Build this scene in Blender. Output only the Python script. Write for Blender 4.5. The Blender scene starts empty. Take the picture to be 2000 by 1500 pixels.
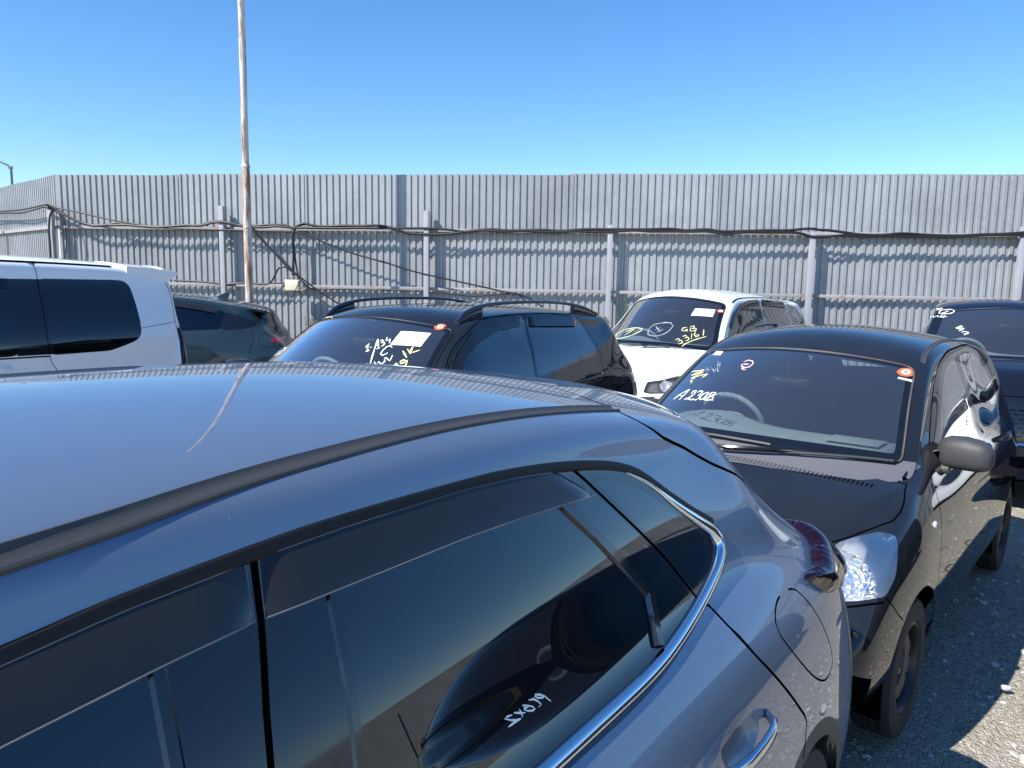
import bpy, bmesh, math, random, mathutils
import numpy as np
from mathutils import Vector, Matrix
R=math.radians
scene=bpy.context.scene
# ---------------------------------------------------------------- camera
EYE=1.8; PITCH=7.6; ROLL=1.0
cam_data=bpy.data.cameras.new('camera'); cam_ob=bpy.data.objects.new('camera',cam_data); scene.collection.objects.link(cam_ob)
cam_data.sensor_fit='HORIZONTAL'; cam_data.sensor_width=36.0; cam_data.lens=27.0; cam_data.clip_start=.05; cam_data.clip_end=2000
cam_ob.matrix_world=Matrix.Translation((0,0,EYE))@Matrix.Rotation(R(90-PITCH),4,'X')@Matrix.Rotation(R(ROLL),4,'Z')
scene.camera=cam_ob
# ---------------------------------------------------------------- sky and sun
SUN_AZ=58.0; SUN_EL=45.0      # the light travels towards azimuth 58 degrees (right of straight ahead)
world=bpy.data.worlds.new('World'); scene.world=world; world.use_nodes=True
wn=world.node_tree; bg=wn.nodes['Background']
sky=wn.nodes.new('ShaderNodeTexSky'); sky.sky_type='NISHITA'; sky.sun_disc=False
sky.sun_elevation=R(SUN_EL); sky.sun_rotation=R(SUN_AZ+180); sky.altitude=0; sky.air_density=1.0; sky.dust_density=0.0; sky.ozone_density=5.0
hs=wn.nodes.new('ShaderNodeHueSaturation'); hs.inputs['Saturation'].default_value=1.2; hs.inputs['Hue'].default_value=.503; wn.links.new(sky.outputs[0],hs.inputs['Color']); wn.links.new(hs.outputs[0],bg.inputs[0]); bg.inputs[1].default_value=.12
sd=bpy.data.lights.new('sun','SUN'); sd.energy=5.0; sd.angle=R(.53); sd.color=(1.0,.965,.90)
sun=bpy.data.objects.new('sun',sd); scene.collection.objects.link(sun)
L=Vector((math.sin(R(SUN_AZ))*math.cos(R(SUN_EL)),math.cos(R(SUN_AZ))*math.cos(R(SUN_EL)),-math.sin(R(SUN_EL))))
sun.rotation_euler=L.to_track_quat('-Z','Y').to_euler()
scene.view_settings.view_transform='Standard'; scene.view_settings.look='None'; scene.view_settings.exposure=0.8; scene.view_settings.gamma=1.0
scene.cycles.max_bounces=10; scene.cycles.transparent_max_bounces=16; scene.cycles.glossy_bounces=6; scene.cycles.transmission_bounces=6
scene.cycles.use_denoising=True
rng=random.Random(7)
# ---------------------------------------------------------------- materials
def _new(name):
    m=bpy.data.materials.new(name); m.use_nodes=True; nt=m.node_tree; return m,nt,nt.nodes['Principled BSDF']
def noise(nt,scale,detail=3,rough=.5,co=None):
    n=nt.nodes.new('ShaderNodeTexNoise'); n.inputs['Scale'].default_value=scale; n.inputs['Detail'].default_value=detail; n.inputs['Roughness'].default_value=rough
    if co is None: co=nt.nodes.new('ShaderNodeTexCoord').outputs['Object']
    nt.links.new(co,n.inputs['Vector']); return n
def ramp(nt,fac,stops):
    r=nt.nodes.new('ShaderNodeValToRGB'); nt.links.new(fac,r.inputs[0]); e=r.color_ramp.elements
    while len(e)<len(stops): e.new(.5)
    for i,(p,c) in enumerate(stops): e[i].position=p; e[i].color=(c[0],c[1],c[2],1) if len(c)==3 else c
    return r
def simple(name,col,rough=.5,metal=0.,coat=0.,var=0.,bump=0.,bscale=200.,spec=.5):
    m,nt,b=_new(name); b.inputs['Base Color'].default_value=(*col,1); b.inputs['Roughness'].default_value=rough; b.inputs['Metallic'].default_value=metal
    b.inputs['Coat Weight'].default_value=coat; b.inputs['Coat Roughness'].default_value=.03; b.inputs['Specular IOR Level'].default_value=spec
    if var:
        n=noise(nt,9,4); r=ramp(nt,n.outputs[0],[(.3,[c*(1-var) for c in col]),(.7,[min(1,c*(1+var)) for c in col])]); nt.links.new(r.outputs[0],b.inputs['Base Color'])
    if bump:
        n=noise(nt,bscale,2); bp=nt.nodes.new('ShaderNodeBump'); bp.inputs['Strength'].default_value=bump; bp.inputs['Distance'].default_value=.002; nt.links.new(n.outputs[0],bp.inputs['Height']); nt.links.new(bp.outputs[0],b.inputs['Normal'])
    return m
def paint(name,col,metal=.0,rough=.35,flake=0.,dust=.05,coat=1.0,spec=0.):
    m,nt,b=_new(name); b.inputs['Metallic'].default_value=metal; b.inputs['Coat Weight'].default_value=coat; b.inputs['Coat Roughness'].default_value=.012; b.inputs['Coat IOR'].default_value=1.5; b.inputs['Specular IOR Level'].default_value=spec
    n=noise(nt,2.2,5,.6); d=ramp(nt,n.outputs[0],[(.35,(0,0,0)),(.75,(1,1,1))])
    mx=nt.nodes.new('ShaderNodeMix'); mx.data_type='RGBA'; mx.inputs['A'].default_value=(*col,1); mx.inputs['B'].default_value=(*[c*.8+.30*.2 for c in col],1)
    k=nt.nodes.new('ShaderNodeMath'); k.operation='MULTIPLY'; k.inputs[1].default_value=dust; nt.links.new(d.outputs[0],k.inputs[0]); nt.links.new(k.outputs[0],mx.inputs['Factor']); nt.links.new(mx.outputs['Result'],b.inputs['Base Color'])
    sp=nt.nodes.new('ShaderNodeTexVoronoi'); sp.inputs['Scale'].default_value=38; nt.links.new(nt.nodes.new('ShaderNodeTexCoord').outputs['Object'],sp.inputs['Vector'])
    sr=nt.nodes.new('ShaderNodeSeparateColor'); nt.links.new(sp.outputs['Color'],sr.inputs[0])
    l1=nt.nodes.new('ShaderNodeMath'); l1.operation='LESS_THAN'; l1.inputs[1].default_value=.055; nt.links.new(sp.outputs['Distance'],l1.inputs[0]); l2=nt.nodes.new('ShaderNodeMath'); l2.operation='GREATER_THAN'; l2.inputs[1].default_value=.965; nt.links.new(sr.outputs[0],l2.inputs[0])
    l3=nt.nodes.new('ShaderNodeMath'); l3.operation='MULTIPLY'; nt.links.new(l1.outputs[0],l3.inputs[0]); nt.links.new(l2.outputs[0],l3.inputs[1])
    m3=nt.nodes.new('ShaderNodeMix'); m3.data_type='RGBA'; nt.links.new(l3.outputs[0],m3.inputs['Factor']); nt.links.new(mx.outputs['Result'],m3.inputs['A']); m3.inputs['B'].default_value=(.45,.44,.42,1); nt.links.new(m3.outputs['Result'],b.inputs['Base Color'])
    n3=noise(nt,5,6,.7); cr=nt.nodes.new('ShaderNodeMapRange'); nt.links.new(n3.outputs[0],cr.inputs[0]); cr.inputs['From Min'].default_value=.35; cr.inputs['From Max'].default_value=.8; cr.inputs['To Min'].default_value=.008; cr.inputs['To Max'].default_value=.06; nt.links.new(cr.outputs[0],b.inputs['Coat Roughness'])
    r2=nt.nodes.new('ShaderNodeMapRange'); nt.links.new(d.outputs[0],r2.inputs[0]); r2.inputs['To Min'].default_value=rough; r2.inputs['To Max'].default_value=min(1,rough+.08); nt.links.new(r2.outputs[0],b.inputs['Roughness'])
    if flake:
        v=nt.nodes.new('ShaderNodeTexVoronoi'); v.inputs['Scale'].default_value=1400; nt.links.new(nt.nodes.new('ShaderNodeTexCoord').outputs['Object'],v.inputs['Vector'])
        bp=nt.nodes.new('ShaderNodeBump'); bp.inputs['Strength'].default_value=flake; bp.inputs['Distance'].default_value=.0006; nt.links.new(v.outputs['Color'],bp.inputs['Height']); nt.links.new(bp.outputs[0],b.inputs['Normal'])
    return m
def glass(name,tint,refl=1.0,rough=0.,dust=.0,ior=1.5):
    """one sheet of car glass: tinted see-through plus mirror reflection by Fresnel"""
    m=bpy.data.materials.new(name); m.use_nodes=True; nt=m.node_tree; nt.nodes.clear(); o=nt.nodes.new('ShaderNodeOutputMaterial')
    t=nt.nodes.new('ShaderNodeBsdfTransparent'); t.inputs[0].default_value=(*tint,1); g=nt.nodes.new('ShaderNodeBsdfGlossy'); g.inputs['Roughness'].default_value=rough; g.inputs[0].default_value=(.97,.98,1,1)
    f=nt.nodes.new('ShaderNodeFresnel'); f.inputs[0].default_value=ior; k=nt.nodes.new('ShaderNodeMath'); k.operation='MULTIPLY'; k.inputs[1].default_value=refl; k.use_clamp=True; nt.links.new(f.outputs[0],k.inputs[0])
    mx=nt.nodes.new('ShaderNodeMixShader'); nt.links.new(k.outputs[0],mx.inputs[0]); nt.links.new(t.outputs[0],mx.inputs[1]); nt.links.new(g.outputs[0],mx.inputs[2]); last=mx
    if dust:
        d=nt.nodes.new('ShaderNodeBsdfDiffuse'); d.inputs[0].default_value=(.42,.42,.42,1); n=noise(nt,14,8,.75); r=ramp(nt,n.outputs[0],[(.3,(dust*.75,)*3),(.8,(dust,)*3)])
        m2=nt.nodes.new('ShaderNodeMixShader'); nt.links.new(r.outputs[0],m2.inputs[0]); nt.links.new(mx.outputs[0],m2.inputs[1]); nt.links.new(d.outputs[0],m2.inputs[2]); last=m2
    nt.links.new(last.outputs[0],o.inputs[0]); return m
def galvanised(name,k=1.0):
    m,nt,b=_new(name); co=nt.nodes.new('ShaderNodeTexCoord').outputs['Object']
    v=nt.nodes.new('ShaderNodeTexVoronoi'); v.inputs['Scale'].default_value=55; nt.links.new(co,v.inputs['Vector'])
    bw=nt.nodes.new('ShaderNodeSeparateColor'); nt.links.new(v.outputs['Color'],bw.inputs[0])
    n=noise(nt,1.1,5,.65,co); n2=noise(nt,160,2,.5,co)
    a=nt.nodes.new('ShaderNodeMath'); a.operation='MULTIPLY_ADD'; nt.links.new(bw.outputs[0],a.inputs[0]); a.inputs[1].default_value=.2; nt.links.new(n.outputs[0],a.inputs[2])
    c=nt.nodes.new('ShaderNodeMath'); c.operation='MULTIPLY_ADD'; nt.links.new(n2.outputs[0],c.inputs[0]); c.inputs[1].default_value=.25; nt.links.new(a.outputs[0],c.inputs[2])
    r=ramp(nt,c.outputs[0],[(.38,(.22*k,.225*k,.235*k)),(.92,(.34*k,.347*k,.36*k))]); oi=nt.nodes.new('ShaderNodeObjectInfo'); mr=nt.nodes.new('ShaderNodeMapRange'); nt.links.new(oi.outputs['Random'],mr.inputs[0]); mr.inputs['To Min'].default_value=.90; mr.inputs['To Max'].default_value=1.08; vm=nt.nodes.new('ShaderNodeVectorMath'); vm.operation='SCALE'; nt.links.new(r.outputs[0],vm.inputs[0]); nt.links.new(mr.outputs[0],vm.inputs['Scale']); nt.links.new(vm.outputs[0],b.inputs['Base Color'])
    b.inputs['Metallic'].default_value=.25; b.inputs['Roughness'].default_value=.48; return m
def rusty(name,base,amount=.5,scale=6,stretch=(1,1,1)):
    m,nt,b=_new(name); co=nt.nodes.new('ShaderNodeTexCoord').outputs['Object']; mp=nt.nodes.new('ShaderNodeMapping'); mp.inputs['Scale'].default_value=stretch; nt.links.new(co,mp.inputs[0])
    n=noise(nt,scale,7,.7,mp.outputs[0]); r=ramp(nt,n.outputs[0],[(1-amount-.05,base),(1-amount+.02,(.33,.20,.12)),(1-amount+.12,(.19,.095,.05))]); nt.links.new(r.outputs[0],b.inputs['Base Color']); b.inputs['Roughness'].default_value=.6; return m
M={}
M['lamp_silver']=simple('bright_lamp_housing',(.80,.80,.78),.25,metal=.5); M['handle']=simple('satin_chrome_handle',(.62,.66,.72),.14,metal=1.); M['galv']=galvanised('galvanised_sheet'); M['post']=simple('painted_post',(.31,.31,.34),.5,var=.06); M['rail']=rusty('painted_rail',(.30,.298,.31),.40,3.5)
M['pole']=rusty('whitewashed_pole',(.55,.51,.47),.48,8,(2.2,2.2,.22)); M['cable']=simple('black_cable',(.012,.012,.013),.45); M['box']=simple('cream_plastic',(.62,.58,.42),.55)
M['lamp']=simple('lamp_grey',(.12,.13,.15),.5); M['leaf']=simple('weed_leaf',(.075,.13,.03),.6,var=.3)
M['suv']=paint('blue_grey_metallic_paint',(.165,.222,.305),.6,.36,.25,.10); M['black']=paint('black_paint',(.011,.013,.018),0.,.33,0,.12)
M['white']=paint('white_paint',(.80,.81,.82),0.,.4,0,.04); M['pearl']=paint('white_pearl_paint',(.78,.83,.83),0.,.4,0,.03); M['teal']=paint('teal_metallic_paint',(.028,.052,.064),.5,.34,.2,.04)
M['navy']=paint('dark_navy_paint',(.006,.007,.013),.1,.3,0,.04)
M['rubber']=simple('black_rubber',(.006,.006,.007),.5,spec=.3); M['gap']=simple('panel_gap_dark',(.0015,.0015,.002),.9,spec=0.); M['plastic']=simple('charcoal_plastic',(.045,.045,.047),.55,bump=.25,bscale=900)
M['gloss']=simple('gloss_black_trim',(.006,.006,.008),.12,coat=.6); M['chrome']=simple('chrome_trim',(.80,.81,.83),.07,metal=1.0); M['alloy']=simple('alloy_silver',(.55,.56,.58),.28,metal=.9)
M['steel']=simple('black_steel_rim',(.022,.020,.019),.42,var=.3); M['tyre']=simple('tyre_rubber',(.022,.021,.020),.8,bump=.3,bscale=120)
M['ws']=glass('windscreen_glass',(.80,.90,.90),3.0,dust=.05,ior=1.55); M['side']=glass('side_glass',(.66,.78,.77),1.9); M['privacy']=glass('privacy_glass',(.028,.034,.042),1.6,ior=1.55)
M['visor']=glass('smoked_visor',(.15,.16,.18),1.1,.02,.045); M['lens']=glass('clear_lamp_lens',(.93,.95,.97),1.1); M['redlens']=simple('dark_red_lens',(.010,.001,.003),.06,coat=1.,spec=.2); M['red']=simple('red_lens',(.24,.006,.010),.1,coat=1.)
M['frit']=simple('black_glass_border',(.006,.007,.009),.08,coat=.5)
M['trim']=simple('dark_grey_trim',(.20,.205,.21),.75); M['dash']=simple('dashboard_vinyl',(.20,.225,.23),.6,bump=.2,bscale=700); M['fabric']=simple('black_seat_fabric',(.075,.078,.085),.9); M['fabric2']=simple('grey_seat_fabric',(.09,.085,.085),.9)
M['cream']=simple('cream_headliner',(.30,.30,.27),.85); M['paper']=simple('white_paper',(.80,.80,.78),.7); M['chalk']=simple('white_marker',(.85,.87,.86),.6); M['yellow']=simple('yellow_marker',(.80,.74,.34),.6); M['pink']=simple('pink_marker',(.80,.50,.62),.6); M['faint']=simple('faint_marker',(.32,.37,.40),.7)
M['orange']=simple('orange_red_sticker',(.78,.13,.05),.5); M['indic']=simple('clear_indicator',(.55,.56,.60),.15,coat=1.)
M['stonebig']=simple('pale_stone',(.42,.42,.41),.85,var=.2)
M['reflector']=None
def facet():
    m,nt,b=_new('faceted_reflector'); b.inputs['Metallic'].default_value=1; b.inputs['Base Color'].default_value=(.97,.96,.95,1); b.inputs['Metallic'].default_value=.82; b.inputs['Roughness'].default_value=.16
    v=nt.nodes.new('ShaderNodeTexVoronoi'); v.inputs['Scale'].default_value=42; nt.links.new(nt.nodes.new('ShaderNodeTexCoord').outputs['Object'],v.inputs['Vector'])
    bp=nt.nodes.new('ShaderNodeBump'); bp.inputs['Strength'].default_value=.7; bp.inputs['Distance'].default_value=.012; nt.links.new(v.outputs['Distance'],bp.inputs['Height']); nt.links.new(bp.outputs[0],b.inputs['Normal']); return m
M['reflector']=facet()
# ---------------------------------------------------------------- object helpers
def link(o,parent=None):
    scene.collection.objects.link(o)
    if parent is not None: o.parent=parent
    return o
def tag(o,label=None,cat=None,group=None,kind=None):
    for k,v in(('label',label),('category',cat),('group',group),('kind',kind)):
        if v: o[k]=v
    return o
def empty(name,loc,rz=0,label=None,cat=None,group=None):
    o=bpy.data.objects.new(name,None); o.empty_display_size=.2; o.location=loc; o.rotation_euler=(0,0,rz); link(o); return tag(o,label,cat,group)
class MB:
    def __init__(s): s.v=[];s.f=[];s.n=[]
    def add(s,v,f,n=None):
        b=len(s.v); s.v+=[tuple(map(float,p)) for p in v]; s.f+=[tuple(int(i)+b for i in t) for t in f]
        s.n+=[tuple(map(float,p)) for p in n] if n is not None else [None]*len(v); return s
    def box(s,c,size,rot=None,bev=0.):
        x,y,z=[a/2 for a in size]
        if bev:
            bm=bmesh.new(); bmesh.ops.create_cube(bm,size=1); bmesh.ops.scale(bm,vec=size,verts=bm.verts); bmesh.ops.bevel(bm,geom=list(bm.edges),offset=bev,segments=2,affect='EDGES',profile=.6)
            bm.verts.ensure_lookup_table(); P=np.array([v.co for v in bm.verts]); F=[[v.index for v in f.verts] for f in bm.faces]; bm.free()
        else:
            P=np.array([(-x,-y,-z),(x,-y,-z),(x,y,-z),(-x,y,-z),(-x,-y,z),(x,-y,z),(x,y,z),(-x,y,z)]); F=[(0,3,2,1),(4,5,6,7),(0,1,5,4),(1,2,6,5),(2,3,7,6),(3,0,4,7)]
        if rot is not None: P=P@np.array(rot).T
        return s.add(P+np.array(c),F)
    def tube(s,pts,r,seg=8,cap=True):
        P=np.array(pts,float); n=len(P); rr=np.full(n,r) if np.isscalar(r) else np.array(r); T=np.gradient(P,axis=0); T/=np.linalg.norm(T,axis=1)[:,None]+1e-12
        up=np.array([0,0,1.]) if abs(T[0][2])<.9 else np.array([1.,0,0]); V=[]
        a=np.cross(T[0],up); a/=np.linalg.norm(a)
        for i in range(n):
            a=a-T[i]*(a@T[i]); a/=np.linalg.norm(a); b=np.cross(T[i],a)
            for k in range(seg):
                t=2*math.pi*k/seg; V.append(P[i]+rr[i]*(math.cos(t)*a+math.sin(t)*b))
        F=[(i*seg+k,i*seg+(k+1)%seg,(i+1)*seg+(k+1)%seg,(i+1)*seg+k) for i in range(n-1) for k in range(seg)]
        if cap: F+=[tuple(range(seg))[::-1],tuple((n-1)*seg+k for k in range(seg))]
        return s.add(V,F)
    def lathe(s,prof,seg=40,axis='y',c=(0,0,0)):
        V=[];F=[];n=len(prof)
        for k in range(seg):
            t=2*math.pi*k/seg
            for r,h in prof:
                p=(r*math.cos(t),h,r*math.sin(t)) if axis=='y' else (r*math.cos(t),r*math.sin(t),h)
                V.append((p[0]+c[0],p[1]+c[1],p[2]+c[2]))
        for k in range(seg):
            k2=(k+1)%seg
            for i in range(n-1): F.append((k*n+i,k*n+i+1,k2*n+i+1,k2*n+i))
        return s.add(V,F)
    def build(s,name,mat,parent=None,smooth=30,label=None):
        me=bpy.data.meshes.new(name); me.from_pydata(s.v,[],s.f); me.materials.append(M[mat] if isinstance(mat,str) else mat)
        if s.n and s.n[0] is not None and all(q is not None for q in s.n):
            me.polygons.foreach_set('use_smooth',[True]*len(me.polygons)); me.update(); me.normals_split_custom_set_from_vertices(s.n)
        elif smooth:
            bm=bmesh.new(); bm.from_mesh(me)
            bmesh.ops.recalc_face_normals(bm,faces=bm.faces)
            for f in bm.faces: f.smooth=True
            for e in bm.edges:
                if len(e.link_faces)==2 and e.calc_face_angle(0)>R(smooth): e.smooth=False
            bm.to_mesh(me); bm.free()
        o=bpy.data.objects.new(name,me); link(o,parent)
        if label: o['label']=label
        return o
def spline(pts,step=.06):
    return densify(pts,step,smooth=1)
# ---------------------------------------------------------------- smooth car-body surfaces (B-spline nets cut into panels)
def _basis(t):
    t2=t*t; t3=t2*t
    return np.stack([(1-3*t+3*t2-t3)/6,(4-6*t2+3*t3)/6,(1+3*t+3*t2-3*t3)/6,t3/6],-1)
def _dbasis(t):
    t2=t*t
    return np.stack([(-1+2*t-t2)/2,(-4*t+3*t2)/2,(1+2*t-3*t2)/2,t2/2],-1)
class Surf:
    """full car skin: net[k][r] with rows 0..9 on the left side (row 9 = centre line), mirrored to rows 10..18"""
    def __init__(s,half):
        H=np.array(half,float); M=H[:,-2::-1].copy(); M[...,1]*=-1
        T=np.concatenate([H,M],1); s.K,s.R=T.shape[:2]; P=T.copy()
        for _ in range(3):
            s._pad(P); uu,vv=np.meshgrid(np.arange(s.K),np.arange(s.R),indexing='ij')
            P=P+0.75*(T-s.ev(uu.ravel(),vv.ravel())[0].reshape(T.shape))
        s._pad(P)
        n=9; u=np.linspace(0,s.K-1,(s.K-1)*n+1); v=np.linspace(0,s.R-1,(s.R-1)*n+1)
        s.gu,s.gv=[a.ravel() for a in np.meshgrid(u,v,indexing='ij')]
        s.gp,s.gn=s.pn(s.gu,s.gv)
    def _pad(s,P):
        A=np.concatenate([2*P[:1]-P[1:2],P,2*P[-1:]-P[-2:-1]],0)
        s.P=np.concatenate([2*A[:,:1]-A[:,1:2],A,2*A[:,-1:]-A[:,-2:-1]],1)
    def ev(s,u,v):
        u=np.clip(np.asarray(u,float),0,s.K-1); v=np.clip(np.asarray(v,float),0,s.R-1)
        iu=np.minimum(u.astype(int),s.K-2); iv=np.minimum(v.astype(int),s.R-2); fu=u-iu; fv=v-iv
        G=s.P[(iu[:,None]+np.arange(4))[:,:,None],(iv[:,None]+np.arange(4))[:,None,:]]
        bu,bv,du,dv=_basis(fu),_basis(fv),_dbasis(fu),_dbasis(fv)
        e=lambda a,b:np.einsum('ni,nj,nijk->nk',a,b,G)
        return e(bu,bv),e(du,bv),e(bu,dv)
    def pn(s,u,v):
        p,a,b=s.ev(u,v); n=np.cross(b,a); n/=np.linalg.norm(n,axis=1)[:,None]+1e-12
        return p,n
    def near(s,Q,mode='xyz',side=None,vr=None,ur=None):
        """uv of targets: mode xyz = closest point, xz = side view, yz = front view, xy = top view"""
        Q=np.atleast_2d(np.asarray(Q,float)); ax={'xyz':[0,1,2],'xz':[0,2],'yz':[1,2],'xy':[0,1]}[mode]
        ok=np.ones(len(s.gu),bool)
        if vr: ok&=(s.gv>=vr[0])&(s.gv<=vr[1])
        if ur: ok&=(s.gu>=ur[0])&(s.gu<=ur[1])
        ids=np.nonzero(ok)[0]; g=s.gp[ids][:,ax]
        u=[];v=[]
        for q in Q:
            i=ids[np.argmin(((g-q)**2).sum(1))]; u.append(s.gu[i]); v.append(s.gv[i])
        u=np.array(u);v=np.array(v)
        for _ in range(6):
            p,a,b=s.ev(u,v); r=(Q-p[:,ax]); a=a[:,ax]; b=b[:,ax]
            aa=(a*a).sum(1)+1e-9;bb=(b*b).sum(1)+1e-9;ab=(a*b).sum(1);ra=(r*a).sum(1);rb=(r*b).sum(1)
            det=aa*bb-ab*ab+1e-9*aa*bb+1e-12
            u=np.clip(u+np.clip((bb*ra-ab*rb)/det,-.3,.3),0,s.K-1); v=np.clip(v+np.clip((aa*rb-ab*ra)/det,-.3,.3),0,s.R-1)
        return np.stack([u,v],1)
    def perp(s,uv,closed):
        """unit in-surface left-hand normals of a uv path, as uv steps per metre"""
        uv=np.asarray(uv); n=len(uv)
        nx=np.roll(uv,-1,0)-np.roll(uv,1,0)
        if not closed: nx[0]=uv[1]-uv[0]; nx[-1]=uv[-1]-uv[-2]
        p,a,b=s.ev(uv[:,0],uv[:,1]); t=a*nx[:,:1]+b*nx[:,1:]; t/=np.linalg.norm(t,axis=1)[:,None]+1e-12
        N=np.cross(b,a); N/=np.linalg.norm(N,axis=1)[:,None]+1e-12
        d=np.cross(N,t)
        aa=(a*a).sum(1)+1e-9;bb=(b*b).sum(1)+1e-9;ab=(a*b).sum(1);ra=(d*a).sum(1);rb=(d*b).sum(1);det=aa*bb-ab*ab+1e-12
        return np.stack([(bb*ra-ab*rb)/det,(aa*rb-ab*ra)/det],1),p,N,t,d
def densify(pts,step=.025,closed=False,smooth=0):
    P=[np.array(p,float) for p in pts]
    if closed: P=P+[P[0]]
    out=[]
    if smooth:
        Q=P[:-1] if closed else P; n=len(Q)
        for i in range(n if closed else n-1):
            g=lambda k:Q[k%n] if closed else Q[min(max(k,0),n-1)]
            a,b,c,d=g(i-1),g(i),g(i+1),g(i+2); m=max(1,int(np.linalg.norm(c-b)/step))
            for j in range(m):
                t=j/m; out.append(.5*((2*b)+(-a+c)*t+(2*a-5*b+4*c-d)*t*t+(-a+3*b-3*c+d)*t**3))
        if not closed: out.append(P[-1])
    else:
        for a,b in zip(P[:-1],P[1:]):
            m=max(1,int(np.linalg.norm(b-a)/step))
            for j in range(m): out.append(a+(b-a)*j/m)
        if not closed: out.append(P[-1])
    return np.array(out)
def rounded(pts,r,closed=True,n=4):
    """round the corners of a polygon"""
    P=[np.array(p,float) for p in pts]; out=[]
    for i in range(len(P)):
        a,b,c=P[i-1],P[i],P[(i+1)%len(P)]
        if not closed and i in(0,len(P)-1): out.append(b); continue
        rr=min(r,np.linalg.norm(a-b)*.45,np.linalg.norm(c-b)*.45)
        p=b+(a-b)/np.linalg.norm(a-b)*rr; q=b+(c-b)/np.linalg.norm(c-b)*rr
        for j in range(n+1):
            t=j/n; out.append((1-t)**2*p+2*t*(1-t)*b+t*t*q)
    return out
def inpoly(P,x,y):
    c=np.zeros(len(x),bool); n=len(P)
    bb=(x>=P[:,0].min())&(x<=P[:,0].max())&(y>=P[:,1].min())&(y<=P[:,1].max()); ii=np.nonzero(bb)[0]; X=x[ii];Y=y[ii]; k=np.zeros(len(ii),bool)
    for i in range(n):
        x1,y1=P[i];x2,y2=P[(i+1)%n]
        if y1==y2: continue
        k^=((y1>Y)!=(y2>Y))&(X<(x2-x1)*(Y-y1)/(y2-y1)+x1)
    c[ii]=k; return c
def strip_poly(S,uv,w):
    d=S.perp(uv,False)[0]*(w/2); return np.concatenate([uv+d,(uv-d)[::-1]],0)
def offset_poly(S,uv,w):
    d=S.perp(uv,True)[0]
    x,y=uv[:,0],uv[:,1]; area=(x*np.roll(y,-1)-np.roll(x,-1)*y).sum()
    return uv+d*(w if area>0 else -w)
def cut(S,regions,du,dv):
    """regions: [(name, uv polygon)] first wins. returns {name:(verts,normals,tris,uv)}"""
    SU,SV=.3,.12
    nu=int((S.K-1)/du); nv=int((S.R-1)/dv)
    U=np.linspace(0,S.K-1,nu+1); V=np.linspace(0,S.R-1,nv+1)
    gu,gv=np.meshgrid(U,V,indexing='ij'); keep=np.ones(gu.shape,bool)
    pts=[];edges=[]
    for nm,P in regions:
        P=np.array(P); P[:,0]=np.clip(P[:,0],0,S.K-1);P[:,1]=np.clip(P[:,1],0,S.R-1)
        b=len(pts); n=len(P); pts+=[(p[0]*SU,p[1]*SV) for p in P]; edges+=[(b+i,b+(i+1)%n) for i in range(n)]
        iu=np.rint(P[:,0]/(S.K-1)*nu).astype(int).clip(0,nu); iv=np.rint(P[:,1]/(S.R-1)*nv).astype(int).clip(0,nv)
        inner=(iu>0)&(iu<nu)&(iv>0)&(iv<nv); keep[iu[inner],iv[inner]]=False
    g=np.nonzero(keep.ravel())[0]
    pts+=list(zip(gu.ravel()[g]*SU,gv.ravel()[g]*SV))
    b=len(pts); 
    vc,ec,fc,*_=mathutils.geometry.delaunay_2d_cdt([Vector(p) for p in pts],edges,[],0,1e-6,False)
    vc=np.array([(p[0]/SU,p[1]/SV) for p in vc]); F=np.array(fc)
    c=vc[F].mean(1); a1=vc[F[:,1]]-vc[F[:,0]];a2=vc[F[:,2]]-vc[F[:,0]]; ar=a1[:,0]*a2[:,1]-a1[:,1]*a2[:,0]
    ok=np.abs(ar)>1e-9; F=F[ok];c=c[ok];ar=ar[ok]
    F[ar>0]=F[ar>0][:,::-1]
    lab=np.full(len(F),-1)
    for i in range(len(regions)-1,-1,-1):
        lab[inpoly(np.array(regions[i][1]),c[:,0],c[:,1])]=i
    p,n=S.pn(vc[:,0],vc[:,1]); names={}
    for i in range(-1,len(regions)):
        m=lab==i
        if m.any(): names.setdefault('body' if i<0 else regions[i][0],[]).append(F[m])
    out={}
    for k,l in names.items():
        f=np.concatenate(l); used,inv=np.unique(f,return_inverse=True)
        out[k]=(p[used],n[used],inv.reshape(-1,3),vc[used])
    return out
def onion(x0,sgn,W,zh,table):
    """end of a car: table of columns, each ten (inset from the end, y/W, z) ; z above .5 scaled so that .82 -> zh"""
    cols=[]
    for col in table:
        c=[]
        for d,y,z in col:
            zz=z if z<.4 else .4+(z-.4)*(zh-.4)/.42
            c.append((x0-sgn*d,y*W,zz))
        cols.append(c)
    return cols
def station(xs,xc,yb,zs,yt,zt,zc,ybelt,zbelt,bulge=.012,zlo=.22):
    r=[(xs,yb-.09,zlo),(xs,yb-.02,zlo+.11),(xs,yb,.58),(xs,yb-(.015 if zs<.94 else .032),zs),(xs,ybelt,zbelt)]
    for t in(.40,.80):
        r.append((xs,ybelt+(yt-ybelt)*t+bulge*4*t*(1-t),zbelt+(zt-zbelt)*t+bulge*2*t*(1-t)))
    r.append((xs,yt,zt)); r.append((xs+(xc-xs)*.68,yt*.56,zt+(zc-zt)*.70)); r.append((xc,0,zc))
    return r
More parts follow.
